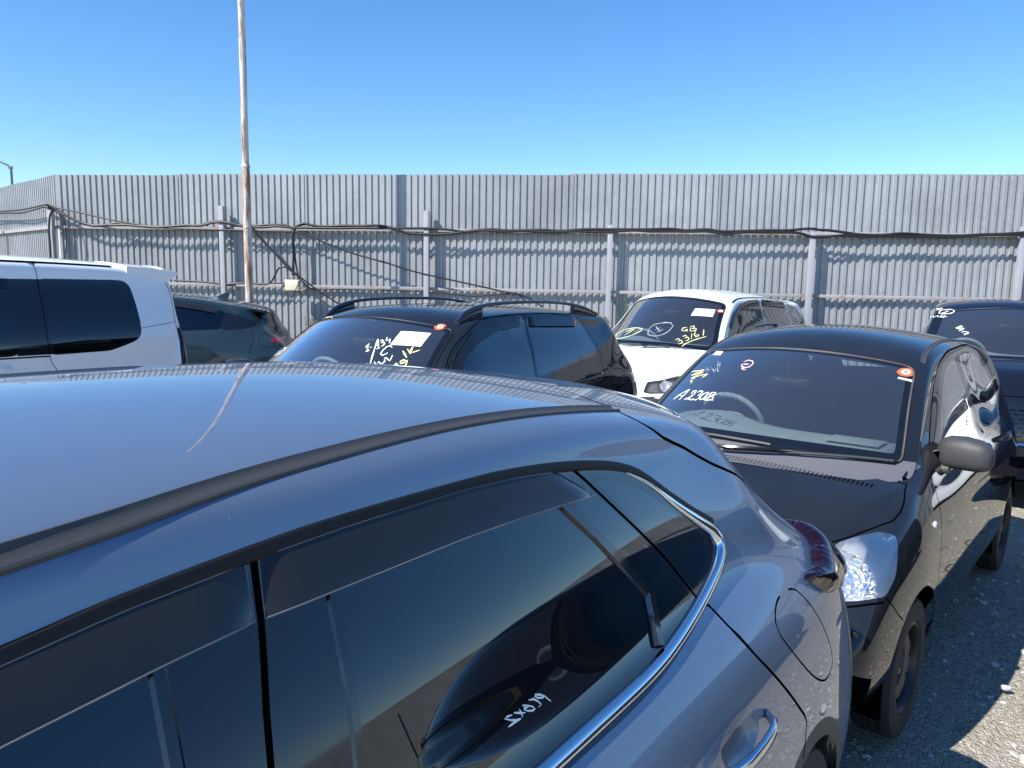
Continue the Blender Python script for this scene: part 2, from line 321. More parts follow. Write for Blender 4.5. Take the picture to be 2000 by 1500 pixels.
FRONT=[[(.62,.90,.25),(.60,.975,.36),(.60,.99,.58),(.62,.97,.74),(.62,.91,.84),(.60,.84,.87),(.58,.77,.888),(.55,.68,.90),(.50,.4,.915),(.48,0,.92)],
 [(.40,.88,.25),(.36,.95,.36),(.35,.965,.55),(.36,.94,.68),(.36,.88,.755),(.33,.80,.78),(.29,.71,.795),(.25,.60,.805),(.20,.35,.815),(.17,0,.82)],
 [(.26,.84,.25),(.20,.9,.36),(.18,.915,.5),(.19,.88,.58),(.18,.80,.62),(.15,.70,.63),(.12,.6,.635),(.09,.47,.64),(.05,.27,.645),(.03,0,.645)],
 [(.20,.76,.24),(.13,.80,.32),(.10,.79,.40),(.09,.72,.44),(.07,.62,.46),(.05,.52,.46),(.04,.41,.46),(.02,.3,.46),(.01,.15,.46),(0,0,.46)],
 [(.22,.66,.22),(.15,.64,.235),(.12,.6,.25),(.10,.53,.26),(.08,.45,.265),(.06,.37,.265),(.05,.29,.265),(.03,.2,.265),(.02,.1,.265),(.02,0,.265)]]
def net_suv():
    R=[[(.10,.50,.24),(.08,.50,.28),(.06,.48,.33),(.05,.42,.36),(.04,.35,.38),(.04,.28,.38),(.03,.21,.38),(.03,.14,.38),(.03,.07,.38),(.03,0,.38)],
     [(.12,.66,.25),(.08,.70,.38),(.06,.70,.50),(.05,.66,.60),(.05,.56,.64),(.03,.46,.64),(.02,.35,.64),(.01,.24,.64),(0,.12,.64),(0,0,.64)],
     [(.20,.78,.25),(.16,.83,.38),(.14,.84,.60),(.15,.80,.80),(.17,.73,.91),(.15,.63,.93),(.12,.51,.93),(.08,.37,.93),(.04,.2,.93),(.03,0,.93)],
     [(.30,.80,.25),(.27,.87,.38),(.25,.885,.62),(.25,.85,.88),(.28,.79,1.02),(.30,.71,1.08),(.28,.61,1.09),(.22,.46,1.09),(.13,.25,1.09),(.09,0,1.09)],
     [(.44,.80,.25),(.42,.885,.38),(.40,.90,.62),(.41,.865,.94),(.46,.79,1.07),(.52,.72,1.18),(.52,.64,1.235),(.44,.5,1.26),(.32,.3,1.27),(.26,0,1.28)],
     [(.62,.80,.25),(.60,.89,.38),(.58,.912,.64),(.60,.876,.95),(.66,.775,1.11),(.72,.73,1.24),(.75,.66,1.36),(.70,.57,1.42),(.48,.33,1.44),(.36,0,1.445)]]
    for k,dx in ((0,.08),(1,.08),(2,.06),(3,.03)): R[k]=[(x+dx*max(0,min(1,(r-3)/3)),y,z) for r,(x,y,z) in enumerate(R[k])]
    S=[(.95,.95,.915,.975,.575,1.485,1.55,.762,1.13),(1.45,1.45,.912,.97,.57,1.545,1.608,.77,1.125),(2.0,2.0,.908,.965,.57,1.558,1.625,.78,1.11),(2.5,2.55,.905,.95,.57,1.55,1.62,.79,1.095),
       (2.85,3.0,.90,.93,.585,1.475,1.56,.80,1.07),(3.2,3.45,.90,.91,.645,1.24,1.31,.815,1.035),(3.5,3.8,.90,.86,.71,1.06,1.10,.81,1.01)]
    return R+[station(*t) for t in S]+onion(4.42,1,.90,.92,FRONT)
def net_hatch():
    # small hatchback, 3.65 long
    R=[[(.10,.45,.24),(.08,.45,.28),(.06,.44,.33),(.05,.40,.36),(.04,.33,.38),(.04,.27,.38),(.03,.2,.38),(.03,.13,.38),(.03,.07,.38),(.03,0,.38)],
     [(.12,.62,.24),(.08,.65,.36),(.05,.66,.50),(.05,.62,.60),(.05,.54,.64),(.03,.44,.64),(.02,.33,.64),(.01,.23,.64),(0,.11,.64),(0,0,.64)],
     [(.18,.73,.24),(.14,.78,.36),(.12,.79,.60),(.12,.76,.80),(.13,.71,.90),(.11,.62,.92),(.08,.50,.92),(.05,.36,.92),(.03,.19,.92),(.02,0,.92)],
     [(.28,.74,.24),(.24,.80,.36),(.22,.81,.62),(.22,.785,.86),(.24,.74,1.00),(.24,.69,1.08),(.21,.58,1.10),(.16,.42,1.11),(.10,.24,1.12),(.07,0,1.12)],
     [(.40,.74,.24),(.38,.81,.36),(.36,.825,.62),(.36,.80,.88),(.38,.745,1.03),(.39,.70,1.18),(.37,.63,1.29),(.32,.50,1.34),(.24,.29,1.36),(.20,0,1.37)],
     [(.56,.74,.24),(.56,.815,.36),(.55,.83,.62),(.55,.81,.88),(.56,.75,1.03),(.57,.70,1.23),(.57,.645,1.38),(.52,.55,1.44),(.42,.32,1.475),(.37,0,1.485)]]
    S=[(.95,.95,.832,.86,.565,1.485,1.552,.755,1.01),(1.35,1.35,.832,.85,.57,1.50,1.582,.76,.99),(1.75,1.8,.832,.84,.565,1.482,1.572,.76,.975),
       (2.02,2.12,.832,.84,.575,1.415,1.49,.76,.965),(2.35,2.58,.832,.83,.625,1.22,1.275,.76,.955),(2.62,2.86,.832,.82,.67,1.04,1.085,.765,.95),(2.85,3.02,.832,.81,.66,.985,1.02,.76,.935)]
    return R+[station(*t) for t in S]+onion(3.65,1,.832,.86,FRONT)
def rear_cols(W,sx,zm):
    """tail of the crossover body warped: inset scale sx, heights remapped"""
    base=net_suv()[:6]; zx=[0,.38,.64,.93,1.09,1.28,1.45]
    return [[(x*sx,y*W/.90,float(np.interp(z,zx,zm))) for x,y,z in c] for c in base]
def net_cross():
    S=[(0.62,0.58,0.875,0.93,0.6,1.515,1.555,0.8,1.14),(1.1,1.1,0.88,0.92,0.605,1.555,1.605,0.81,1.12),(1.7,1.7,0.88,0.91,0.605,1.57,1.63,0.815,1.1),(2.3,2.35,0.88,0.9,0.605,1.56,1.625,0.82,1.08),
       (2.65,2.78,0.88,0.9,0.64,1.495,1.575,0.82,1.06),(3,3.2,0.88,0.89,0.70,1.27,1.34,0.82,1.04),(3.25,3.5,0.87,0.88,0.755,1.10,1.14,0.81,1.03)]
    return rear_cols(.875,.55,[0,.38,.64,.96,1.15,1.38,1.53])+[station(*t) for t in S]+onion(4.1,1,.87,.97,FRONT)
def net_minivan():
    S=[(0.75,0.7,0.86,0.93,0.6,1.56,1.63,0.8,1.08),(1.4,1.4,0.865,0.92,0.6,1.62,1.7,0.81,1.06),(2,2,0.865,0.91,0.6,1.645,1.74,0.81,1.04),(2.6,2.65,0.865,0.9,0.605,1.64,1.745,0.81,1.02),
       (2.95,3.12,0.865,0.89,0.62,1.58,1.675,0.81,1),(3.32,3.58,0.865,0.88,0.68,1.28,1.35,0.81,0.98),(3.62,3.92,0.86,0.86,0.75,1.08,1.12,0.81,0.95)]
    return rear_cols(.86,.5,[0,.38,.64,.93,1.10,1.38,1.60])+[station(*t) for t in S]+onion(4.6,1,.86,.86,FRONT)
def net_rsuv():
    S=[(0.8,0.75,0.92,0.93,0.6,1.565,1.625,0.83,1.14),(1.4,1.4,0.92,0.92,0.6,1.625,1.685,0.83,1.12),(2,2,0.92,0.91,0.6,1.645,1.71,0.835,1.1),(2.5,2.55,0.92,0.9,0.6,1.635,1.705,0.835,1.09),
       (2.85,3,0.92,0.9,0.62,1.575,1.645,0.84,1.08),(3.2,3.45,0.92,0.89,0.69,1.3125,1.3825,0.84,1.06),(3.45,3.75,0.91,0.89,0.76,1.1425,1.1825,0.83,1.04)]
    return rear_cols(.915,.65,[0,.38,.66,1.0,1.16,1.36,1.53])+[station(*t) for t in S]+onion(4.5,1,.915,1.0,FRONT)
def net_van():
    S=[(0.2,0.17,0.857,1,0.645,1.825,1.87,0.835,1.24),(0.5,0.46,0.857,1,0.65,1.865,1.915,0.84,1.22),(1.1,1.1,0.855,1,0.65,1.89,1.95,0.84,1.2),(1.8,1.8,0.855,1,0.65,1.905,1.97,0.84,1.18),(2.6,2.65,0.855,0.98,0.65,1.905,1.97,0.84,1.16),
       (3.25,3.4,0.855,0.96,0.66,1.83,1.9,0.84,1.12),(3.6,3.85,0.855,0.93,0.72,1.48,1.55,0.83,1.08),(3.85,4.15,0.85,0.92,0.77,1.135,1.175,0.82,1.04)]
    return rear_cols(.875,.14,[0,.38,.66,1.1,1.32,1.66,1.90])+[station(*t) for t in S]+onion(4.7,1,.85,.98,FRONT)
def net_teal():
    S=[(.90,.90,.895,.88,.55,1.43,1.49,.79,1.10),(1.4,1.4,.895,.88,.56,1.505,1.555,.80,1.09),(1.95,1.95,.89,.87,.565,1.53,1.585,.80,1.08),(2.45,2.5,.89,.87,.57,1.51,1.58,.81,1.06),
       (2.75,2.9,.89,.87,.585,1.44,1.52,.81,1.04),(3.1,3.35,.89,.87,.645,1.22,1.28,.81,1.02),(3.4,3.7,.89,.86,.71,1.05,1.08,.81,.99)]
    return rear_cols(.89,1.0,[0,.38,.62,.88,1.02,1.22,1.38])+[station(*t) for t in S]+onion(4.33,1,.89,.92,FRONT)
import math
def rear_from_front(fx,fy,L,az): a=math.radians(az); return (fx+L*math.sin(a),fy+L*math.cos(a))
POSE={'suv':(4.42,(.47,2.88),37),'hatch':(3.65,rear_from_front(.535,2.885,3.65,40),40),'cross':(4.1,(.50,7.53),31),
 'minivan':(4.6,rear_from_front(1.04,8.1,4.6,37.6),37.6),'rsuv':(4.5,rear_from_front(4.10,6.15,4.5,28.5),28.5),'van':(4.7,(-3.715,7.85),40),'teal':(4.33,(-3.08,11.0),72)}
TR={
 'cross':{
  'white':[[(3.025,0.249,1.426),(3.055,0.276,1.402),(3.083,0.302,1.378)],[(3.097,0.298,1.37),(3.076,0.31,1.381)],[(3.025,0.249,1.426),(3.045,0.259,1.412),(3.073,0.273,1.391),(3.103,0.288,1.368),(3.129,0.301,1.348),(3.158,0.316,1.325),(3.184,0.33,1.305),(3.202,0.339,1.29)],[(3.035,0.274,1.415),(3.02,0.279,1.423),(3.027,0.293,1.416),(3.045,0.29,1.405),(3.032,0.305,1.409),(3.042,0.317,1.401),(3.059,0.316,1.39),(3.067,0.309,1.387)],[(2.989,0.294,1.438),(3.013,0.305,1.421),(3.005,0.323,1.422)],[(2.991,0.319,1.431),(3.007,0.328,1.419),(3.024,0.341,1.405)],[(3.044,0.379,1.381),(3.037,0.361,1.391),(3.053,0.345,1.386),(3.088,0.341,1.365),(3.116,0.348,1.345),(3.119,0.364,1.338),(3.105,0.374,1.344),(3.087,0.381,1.353)],[(3.11,0.219,1.379),(3.079,0.225,1.398),(3.1,0.232,1.382),(3.123,0.238,1.367),(3.1,0.235,1.382)],[(3.139,0.248,1.354),(3.124,0.261,1.361),(3.115,0.248,1.37),(3.14,0.25,1.353)],[(3.104,0.25,1.376),(3.095,0.258,1.381)],[(3.177,0.35,1.303),(3.186,0.367,1.292)],[(3.178,0.375,1.295),(3.166,0.377,1.303),(3.171,0.39,1.295),(3.167,0.404,1.293),(3.146,0.407,1.306),(3.137,0.397,1.316)],[(3.129,0.386,1.324),(3.123,0.4,1.323),(3.129,0.431,1.309),(3.109,0.426,1.324),(3.088,0.418,1.34)]],
  'yellow':[[(3.031,0.452,1.365),(3.044,0.476,1.348),(3.057,0.504,1.328)],[(3.005,0.467,1.376),(3.024,0.506,1.348)],[(2.972,0.486,1.389),(2.995,0.49,1.373),(3.017,0.5,1.356),(3.0,0.516,1.36),(2.971,0.534,1.37)],[(3.076,0.523,1.308),(3.079,0.497,1.316),(3.1,0.489,1.306),(3.11,0.499,1.295),(3.096,0.51,1.3),(3.071,0.519,1.313),(3.091,0.528,1.296),(3.111,0.532,1.281)],[(3.14,0.472,1.286),(3.122,0.478,1.296),(3.124,0.489,1.29),(3.14,0.482,1.283)]],
  'reg':[(2.769,0.494,1.499),(2.74,0.489,1.514),(2.715,0.503,1.52),(2.701,0.526,1.518),(2.708,0.544,1.509),(2.734,0.55,1.495),(2.763,0.539,1.486),(2.779,0.518,1.486)],
  'paper':[(2.907,0.338,1.474),(2.823,0.512,1.465),(2.947,0.524,1.389),(3.033,0.353,1.396)],
 },
 'minivan':{
  'white':[[(3.545,0.172,1.362),(3.556,0.137,1.36),(3.571,0.088,1.356),(3.582,0.052,1.351),(3.593,0.013,1.344),(3.609,-0.018,1.332),(3.652,-0.04,1.3),(3.7,-0.044,1.266),(3.762,-0.009,1.223),(3.775,0.073,1.212),(3.76,0.116,1.218),(3.733,0.154,1.231),(3.696,0.181,1.252),(3.654,0.2,1.277),(3.58,0.209,1.328),(3.551,0.16,1.36),(3.558,0.11,1.363),(3.567,0.064,1.361)],[(3.629,0.015,1.317),(3.662,0.059,1.292),(3.692,0.102,1.266)],[(3.642,0.082,1.304),(3.681,0.036,1.279)],[(3.71,0.078,1.256),(3.685,0.102,1.271),(3.66,0.125,1.287)],[(3.083,-0.662,1.457),(3.046,-0.647,1.496),(3.121,-0.66,1.436)]],
  'yellow':[[(3.619,-0.264,1.286),(3.614,-0.305,1.277),(3.602,-0.365,1.264),(3.593,-0.419,1.249),(3.599,-0.47,1.223),(3.622,-0.497,1.197),(3.695,-0.481,1.159),(3.747,-0.407,1.155),(3.761,-0.344,1.167),(3.763,-0.281,1.184),(3.756,-0.234,1.2),(3.741,-0.194,1.219),(3.718,-0.158,1.241),(3.694,-0.133,1.261),(3.661,-0.141,1.283),(3.641,-0.201,1.286),(3.619,-0.264,1.286)],[(3.652,-0.369,1.229),(3.647,-0.327,1.247),(3.639,-0.274,1.269),(3.639,-0.245,1.277),(3.654,-0.255,1.264),(3.678,-0.284,1.239),(3.703,-0.316,1.214),(3.72,-0.337,1.196)],[(3.531,0.356,1.317),(3.56,0.32,1.309),(3.598,0.325,1.281),(3.589,0.357,1.276),(3.55,0.37,1.298),(3.572,0.348,1.291)],[(3.553,0.372,1.295),(3.579,0.381,1.273)],[(3.51,0.39,1.318),(3.558,0.407,1.277)],[(3.505,0.384,1.324),(3.472,0.415,1.334),(3.485,0.428,1.319),(3.523,0.404,1.302),(3.486,0.451,1.307),(3.51,0.456,1.288),(3.558,0.41,1.276)],[(3.748,0.323,1.182),(3.712,0.347,1.198),(3.724,0.368,1.183),(3.755,0.355,1.168),(3.718,0.387,1.181),(3.738,0.408,1.16),(3.772,0.393,1.145),(3.781,0.376,1.144)],[(3.667,0.368,1.22),(3.632,0.394,1.233),(3.643,0.414,1.218),(3.678,0.396,1.202),(3.643,0.428,1.213),(3.659,0.447,1.195),(3.69,0.438,1.179),(3.704,0.423,1.176)],[(3.575,0.437,1.253),(3.64,0.467,1.198)],[(3.522,0.458,1.279),(3.573,0.466,1.241),(3.59,0.495,1.217),(3.555,0.514,1.23),(3.541,0.508,1.242),(3.572,0.48,1.235)],[(3.445,0.522,1.299),(3.484,0.537,1.265),(3.524,0.553,1.231)],[(3.795,0.427,1.119),(3.748,0.439,1.143),(3.717,0.454,1.156),(3.678,0.474,1.172),(3.637,0.498,1.187),(3.604,0.519,1.198),(3.567,0.544,1.209),(3.533,0.566,1.218),(3.509,0.582,1.225)]],
  'reg':[(3.145,0.541,1.506),(3.126,0.547,1.516),(3.104,0.566,1.52),(3.085,0.594,1.514),(3.089,0.607,1.502),(3.11,0.606,1.489),(3.143,0.577,1.486),(3.154,0.553,1.493)],
  'paper':[(3.268,0.326,1.524),(3.147,0.523,1.516),(3.248,0.535,1.435),(3.376,0.325,1.445)],
 },
 'rsuv':{
  'white':[[(2.96,-0.475,1.581),(2.93,-0.483,1.592),(2.891,-0.521,1.596),(2.863,-0.569,1.589),(2.868,-0.603,1.571),(2.899,-0.605,1.556),(2.943,-0.577,1.548),(2.971,-0.532,1.553),(2.983,-0.498,1.561),(2.968,-0.476,1.577),(2.952,-0.477,1.584)],[(2.892,-0.555,1.583),(2.916,-0.523,1.585),(2.931,-0.528,1.575),(2.926,-0.556,1.566),(2.92,-0.58,1.558),(2.945,-0.546,1.561)],[(2.706,-0.645,1.578),(2.737,-0.629,1.596),(2.82,-0.58,1.601),(2.854,-0.59,1.584),(2.802,-0.618,1.588),(2.773,-0.634,1.584)],[(1.899,-0.696,1.448),(1.899,-0.68,1.484),(2.617,-0.67,1.501),(2.876,-0.657,1.526),(2.931,-0.648,1.512),(2.922,-0.633,1.528)],[(2.951,-0.629,1.515),(2.936,-0.619,1.529),(2.968,-0.607,1.518),(2.955,-0.592,1.534),(2.982,-0.596,1.516),(2.963,-0.576,1.538)],[(2.982,-0.591,1.519),(3.007,-0.564,1.518),(2.982,-0.557,1.536),(2.988,-0.57,1.526)],[(3.006,-0.559,1.521),(3.015,-0.536,1.527)],[(3.227,-0.457,1.428),(3.234,-0.437,1.432),(3.223,-0.415,1.449),(3.24,-0.403,1.442),(3.252,-0.411,1.431),(3.237,-0.432,1.432)],[(3.238,-0.452,1.422),(3.267,-0.413,1.419),(3.273,-0.386,1.427),(3.287,-0.398,1.412),(3.282,-0.43,1.402)],[(3.312,-0.407,1.391),(3.319,-0.372,1.4)],[(3.326,-0.37,1.396),(3.344,-0.35,1.391),(3.357,-0.357,1.379),(3.343,-0.387,1.377),(3.364,-0.376,1.367)]],
 },
 'hatch':{
  'white':[[(2.508,-0.518,1.184),(2.496,-0.508,1.195),(2.482,-0.493,1.211),(2.476,-0.477,1.223),(2.47,-0.458,1.234),(2.466,-0.445,1.242)],[(2.466,-0.445,1.242),(2.479,-0.45,1.233),(2.497,-0.455,1.219),(2.518,-0.463,1.203),(2.535,-0.469,1.189)],[(2.483,-0.504,1.205),(2.51,-0.462,1.209)],[(2.519,-0.409,1.225),(2.495,-0.409,1.24),(2.5,-0.391,1.244),(2.526,-0.387,1.23),(2.538,-0.396,1.219),(2.547,-0.407,1.209),(2.551,-0.432,1.197),(2.543,-0.425,1.204),(2.558,-0.402,1.204),(2.577,-0.373,1.204)],[(2.523,-0.374,1.237),(2.512,-0.364,1.247),(2.526,-0.34,1.247),(2.547,-0.348,1.231),(2.548,-0.355,1.228),(2.56,-0.334,1.228),(2.577,-0.337,1.216),(2.584,-0.351,1.207),(2.568,-0.376,1.208)],[(2.54,-0.308,1.248),(2.55,-0.329,1.236),(2.575,-0.333,1.219),(2.592,-0.32,1.213),(2.587,-0.305,1.221),(2.562,-0.297,1.238),(2.547,-0.297,1.247),(2.54,-0.308,1.248)],[(2.555,-0.253,1.254),(2.551,-0.28,1.25),(2.566,-0.283,1.24),(2.593,-0.249,1.232),(2.608,-0.249,1.223),(2.603,-0.281,1.218),(2.594,-0.301,1.217),(2.588,-0.289,1.225),(2.582,-0.272,1.233),(2.569,-0.254,1.246),(2.555,-0.253,1.254)],[(2.61,-0.247,1.223),(2.614,-0.24,1.222)]],
  'yellow':[[(2.265,-0.541,1.312),(2.274,-0.519,1.317),(2.285,-0.492,1.323),(2.292,-0.467,1.33),(2.296,-0.448,1.335)],[(2.296,-0.448,1.335),(2.3,-0.462,1.327),(2.305,-0.483,1.316),(2.309,-0.504,1.305),(2.311,-0.519,1.297)],[(2.311,-0.519,1.297),(2.314,-0.503,1.303),(2.316,-0.48,1.312),(2.318,-0.457,1.32),(2.318,-0.443,1.325)],[(2.318,-0.443,1.325),(2.325,-0.454,1.318),(2.333,-0.471,1.306),(2.341,-0.489,1.294),(2.346,-0.501,1.286)],[(2.346,-0.501,1.286),(2.347,-0.486,1.292),(2.349,-0.465,1.3),(2.35,-0.445,1.307),(2.355,-0.418,1.315),(2.359,-0.398,1.32)],[(2.359,-0.398,1.32),(2.371,-0.409,1.31),(2.382,-0.421,1.3)],[(2.346,-0.501,1.286),(2.365,-0.472,1.288),(2.37,-0.494,1.276),(2.388,-0.473,1.275),(2.404,-0.473,1.266)]],
  'pink':[[(2.297,-0.226,1.395),(2.281,-0.21,1.405),(2.295,-0.179,1.403),(2.324,-0.164,1.392),(2.354,-0.173,1.376),(2.355,-0.199,1.372),(2.339,-0.219,1.376),(2.32,-0.226,1.384),(2.32,-0.205,1.387),(2.323,-0.186,1.389),(2.33,-0.206,1.383)],[(2.357,-0.212,1.368),(2.373,-0.194,1.364),(2.375,-0.178,1.365)]],
  'faint':[[(2.328,-0.422,1.328),(2.281,-0.44,1.346)],[(2.285,-0.441,1.343),(2.326,-0.407,1.334),(2.288,-0.415,1.351)],[(2.315,-0.401,1.341),(2.314,-0.394,1.344),(2.351,-0.365,1.335)],[(2.313,-0.376,1.351),(2.352,-0.362,1.335)],[(2.243,-0.395,1.38),(2.296,-0.374,1.36),(2.27,-0.37,1.374),(2.317,-0.353,1.356)],[(2.307,-0.369,1.356),(2.36,-0.34,1.338),(2.355,-0.329,1.343)]],
  'reg':[(2.148,0.487,1.394),(2.115,0.494,1.407),(2.092,0.511,1.411),(2.081,0.536,1.406),(2.094,0.552,1.393),(2.128,0.549,1.378),(2.152,0.528,1.376),(2.161,0.507,1.38)],
  'strip':[(2.18,0.502,1.373),(2.151,0.561,1.361),(2.168,0.56,1.353),(2.191,0.504,1.367)],
  'small':[(2.092,-0.48,1.422),(2.123,-0.424,1.427),(2.166,-0.421,1.408),(2.132,-0.483,1.403)],
  'ws_top':[(1.989,-0.542,1.441),(2.174,0.055,1.468),(1.996,0.561,1.43)],
  'ws_r':[(1.977,0.574,1.429),(2.308,0.622,1.245),(2.585,0.668,1.061)],
  'cowl_front':[(3.011,0.042,1.021),(3.007,0.17,1.016),(2.946,0.389,1.01),(2.855,0.577,0.998),(2.801,0.604,1.004)],
  'hood':[(2.77,0.653,1.0),(2.789,0.696,0.988),(2.971,0.735,0.925),(3.075,0.718,0.898),(3.192,0.672,0.878),(3.304,0.598,0.861)],
  'head':[(3.306,0.607,0.855),(3.229,0.656,0.869),(3.141,0.703,0.882),(3.099,0.752,0.861),(3.176,0.769,0.803),(3.298,0.783,0.698),(3.399,0.721,0.698),(3.444,0.652,0.694)],
  'gap_door':[(2.539,0.789,0.904),(2.642,0.825,0.762),(2.628,0.833,0.586),(2.576,0.795,0.288)],
  'ind':[(2.714,0.813,0.832)],
  'fog':[(3.455,0.728,0.612)],
  'bump':[(3.298,0.783,0.698),(3.26,0.801,0.654),(3.151,0.818,0.567)],
  'ditch':[(1.987,0.571,1.427),(1.841,0.548,1.478),(1.578,0.519,1.513),(1.299,0.503,1.522)],
 },
 'cross2':{
  'yellow':[[(2.734,-0.527,1.504),(2.706,-0.512,1.521),(2.738,-0.429,1.532),(2.802,-0.353,1.523)],[(2.752,-0.485,1.509),(2.742,-0.444,1.526)]],
  'white':[[(3.018,-0.692,1.264),(3.027,-0.695,1.257),(2.95,-0.697,1.303),(3.007,-0.588,1.324),(3.051,-0.56,1.308),(3.066,-0.59,1.284),(3.056,-0.64,1.267)],[(3.025,-0.661,1.277),(3.022,-0.634,1.292),(3.018,-0.61,1.306)],[(2.928,-0.717,1.301),(2.91,-0.713,1.314)]],
 },
 'suv':{
  'ditch':[(2.327,0.589,1.543),(2.221,0.582,1.55),(2.093,0.567,1.558),(1.968,0.555,1.563),(1.693,0.535,1.565),(1.43,0.526,1.555),(1.087,0.519,1.521)],
  'gate':[(0.993,0.454,1.52),(1.097,0.535,1.518),(1.091,0.58,1.502),(1.023,0.612,1.459),(0.937,0.625,1.425)],
  'win_top':[(2.345,0.625,1.466),(2.244,0.622,1.477),(2.083,0.619,1.487),(1.949,0.617,1.491),(1.724,0.617,1.49),(1.595,0.617,1.485),(1.436,0.619,1.469),(1.282,0.624,1.443),(1.187,0.635,1.412),(1.097,0.662,1.352),(1.022,0.685,1.304),(0.936,0.713,1.242),(0.918,0.73,1.2),(1.005,0.75,1.158),(1.087,0.763,1.139),(1.3,0.789,1.11),(1.447,0.801,1.095),(1.693,0.802,1.092)],
  'glass_in':[(2.346,0.627,1.461),(2.245,0.624,1.472),(2.085,0.621,1.48),(1.952,0.62,1.483),(1.727,0.62,1.48),(1.6,0.621,1.473),(1.443,0.624,1.456),(1.321,0.633,1.425),(1.221,0.648,1.388),(1.135,0.677,1.325),(1.053,0.701,1.27),(0.991,0.722,1.217),(1.04,0.735,1.188),(1.131,0.753,1.155),(1.37,0.772,1.13),(1.583,0.78,1.12),(1.773,0.777,1.124)],
  'chrome_out':[(1.186,0.638,1.405),(1.097,0.662,1.352),(1.025,0.687,1.301),(0.938,0.713,1.24),(0.918,0.733,1.193),(1.005,0.75,1.158),(1.088,0.765,1.137),(1.302,0.79,1.109),(1.447,0.801,1.095),(1.693,0.802,1.092)],
  'chrome_in':[(1.18,0.64,1.401),(1.114,0.666,1.346),(1.043,0.696,1.282),(0.982,0.714,1.237),(0.979,0.727,1.204),(1.052,0.741,1.175),(1.129,0.755,1.153),(1.341,0.776,1.125),(1.507,0.784,1.115),(1.737,0.787,1.109)],
  'visor_r':[(2.083,0.621,1.481),(1.951,0.619,1.485),(1.727,0.619,1.481),(1.599,0.62,1.475),(1.418,0.623,1.456),(1.358,0.646,1.402),(1.632,0.646,1.415),(1.756,0.645,1.42),(1.953,0.645,1.423),(2.09,0.647,1.418)],
  'visor_f':[(2.346,0.627,1.461),(2.245,0.624,1.472),(2.094,0.621,1.479),(2.105,0.648,1.418),(2.211,0.651,1.411),(2.36,0.656,1.398)],
  'gap_b':[(2.087,0.62,1.483),(2.091,0.632,1.451),(2.098,0.648,1.418),(2.133,0.709,1.287)],
  'b2':[(2.003,0.648,1.417),(2.016,0.688,1.334),(2.027,0.728,1.238)],
  'b1':[(2.206,0.652,1.409),(2.228,0.69,1.329)],
  'div':[(1.483,0.648,1.406),(1.355,0.708,1.269),(1.317,0.724,1.225),(1.353,0.772,1.131)],
  'doorrear':[(1.416,0.622,1.459),(1.386,0.631,1.436),(1.193,0.714,1.244),(1.131,0.751,1.158),(1.099,0.77,1.131)],
  'gap_door':[(1.099,0.77,1.131),(1.042,0.854,1.026),(0.867,0.902,0.848),(0.812,0.908,0.784),(0.86,0.913,0.71)],
  'fuel':[(0.726,0.821,1.061),(0.833,0.826,1.061),(0.891,0.857,1.016),(0.771,0.894,0.89),(0.644,0.902,0.818),(0.56,0.896,0.837),(0.61,0.874,0.95),(0.671,0.835,1.036)],
  'light':[(0.621,0.819,1.054),(0.521,0.852,0.991),(0.426,0.845,0.988),(0.329,0.785,1.045),(0.363,0.761,1.081),(0.388,0.753,1.098),(0.37,0.787,1.059),(0.525,0.812,1.056)],
  'arch':[(0.876,0.912,0.731),(0.709,0.911,0.736),(0.481,0.906,0.661)],
  'handle':[(1.093,0.886,0.941),(1.286,0.89,0.914)],
  'reflected_strokes':[[(1.76,0.746,1.186),(1.77,0.745,1.188),(1.777,0.745,1.188),(1.769,0.747,1.183),(1.762,0.749,1.18),(1.755,0.75,1.177),(1.745,0.751,1.175),(1.751,0.75,1.175),(1.76,0.75,1.176),(1.769,0.75,1.176),(1.775,0.75,1.176)],[(1.743,0.745,1.187),(1.74,0.748,1.18),(1.741,0.75,1.175)],[(1.756,0.745,1.187),(1.748,0.747,1.184),(1.74,0.748,1.18),(1.732,0.749,1.178)],[(1.723,0.747,1.181),(1.732,0.746,1.184),(1.733,0.747,1.183),(1.727,0.749,1.178),(1.717,0.75,1.174),(1.71,0.75,1.174),(1.713,0.749,1.178),(1.724,0.746,1.184),(1.734,0.745,1.188),(1.729,0.746,1.184)],[(1.718,0.744,1.189),(1.707,0.745,1.186),(1.699,0.748,1.18),(1.694,0.751,1.174),(1.701,0.751,1.173)],[(1.682,0.747,1.181),(1.691,0.745,1.186),(1.701,0.744,1.19),(1.703,0.744,1.188),(1.696,0.746,1.183),(1.685,0.748,1.18),(1.682,0.747,1.181),(1.678,0.749,1.176),(1.671,0.752,1.169)]],
 },
}
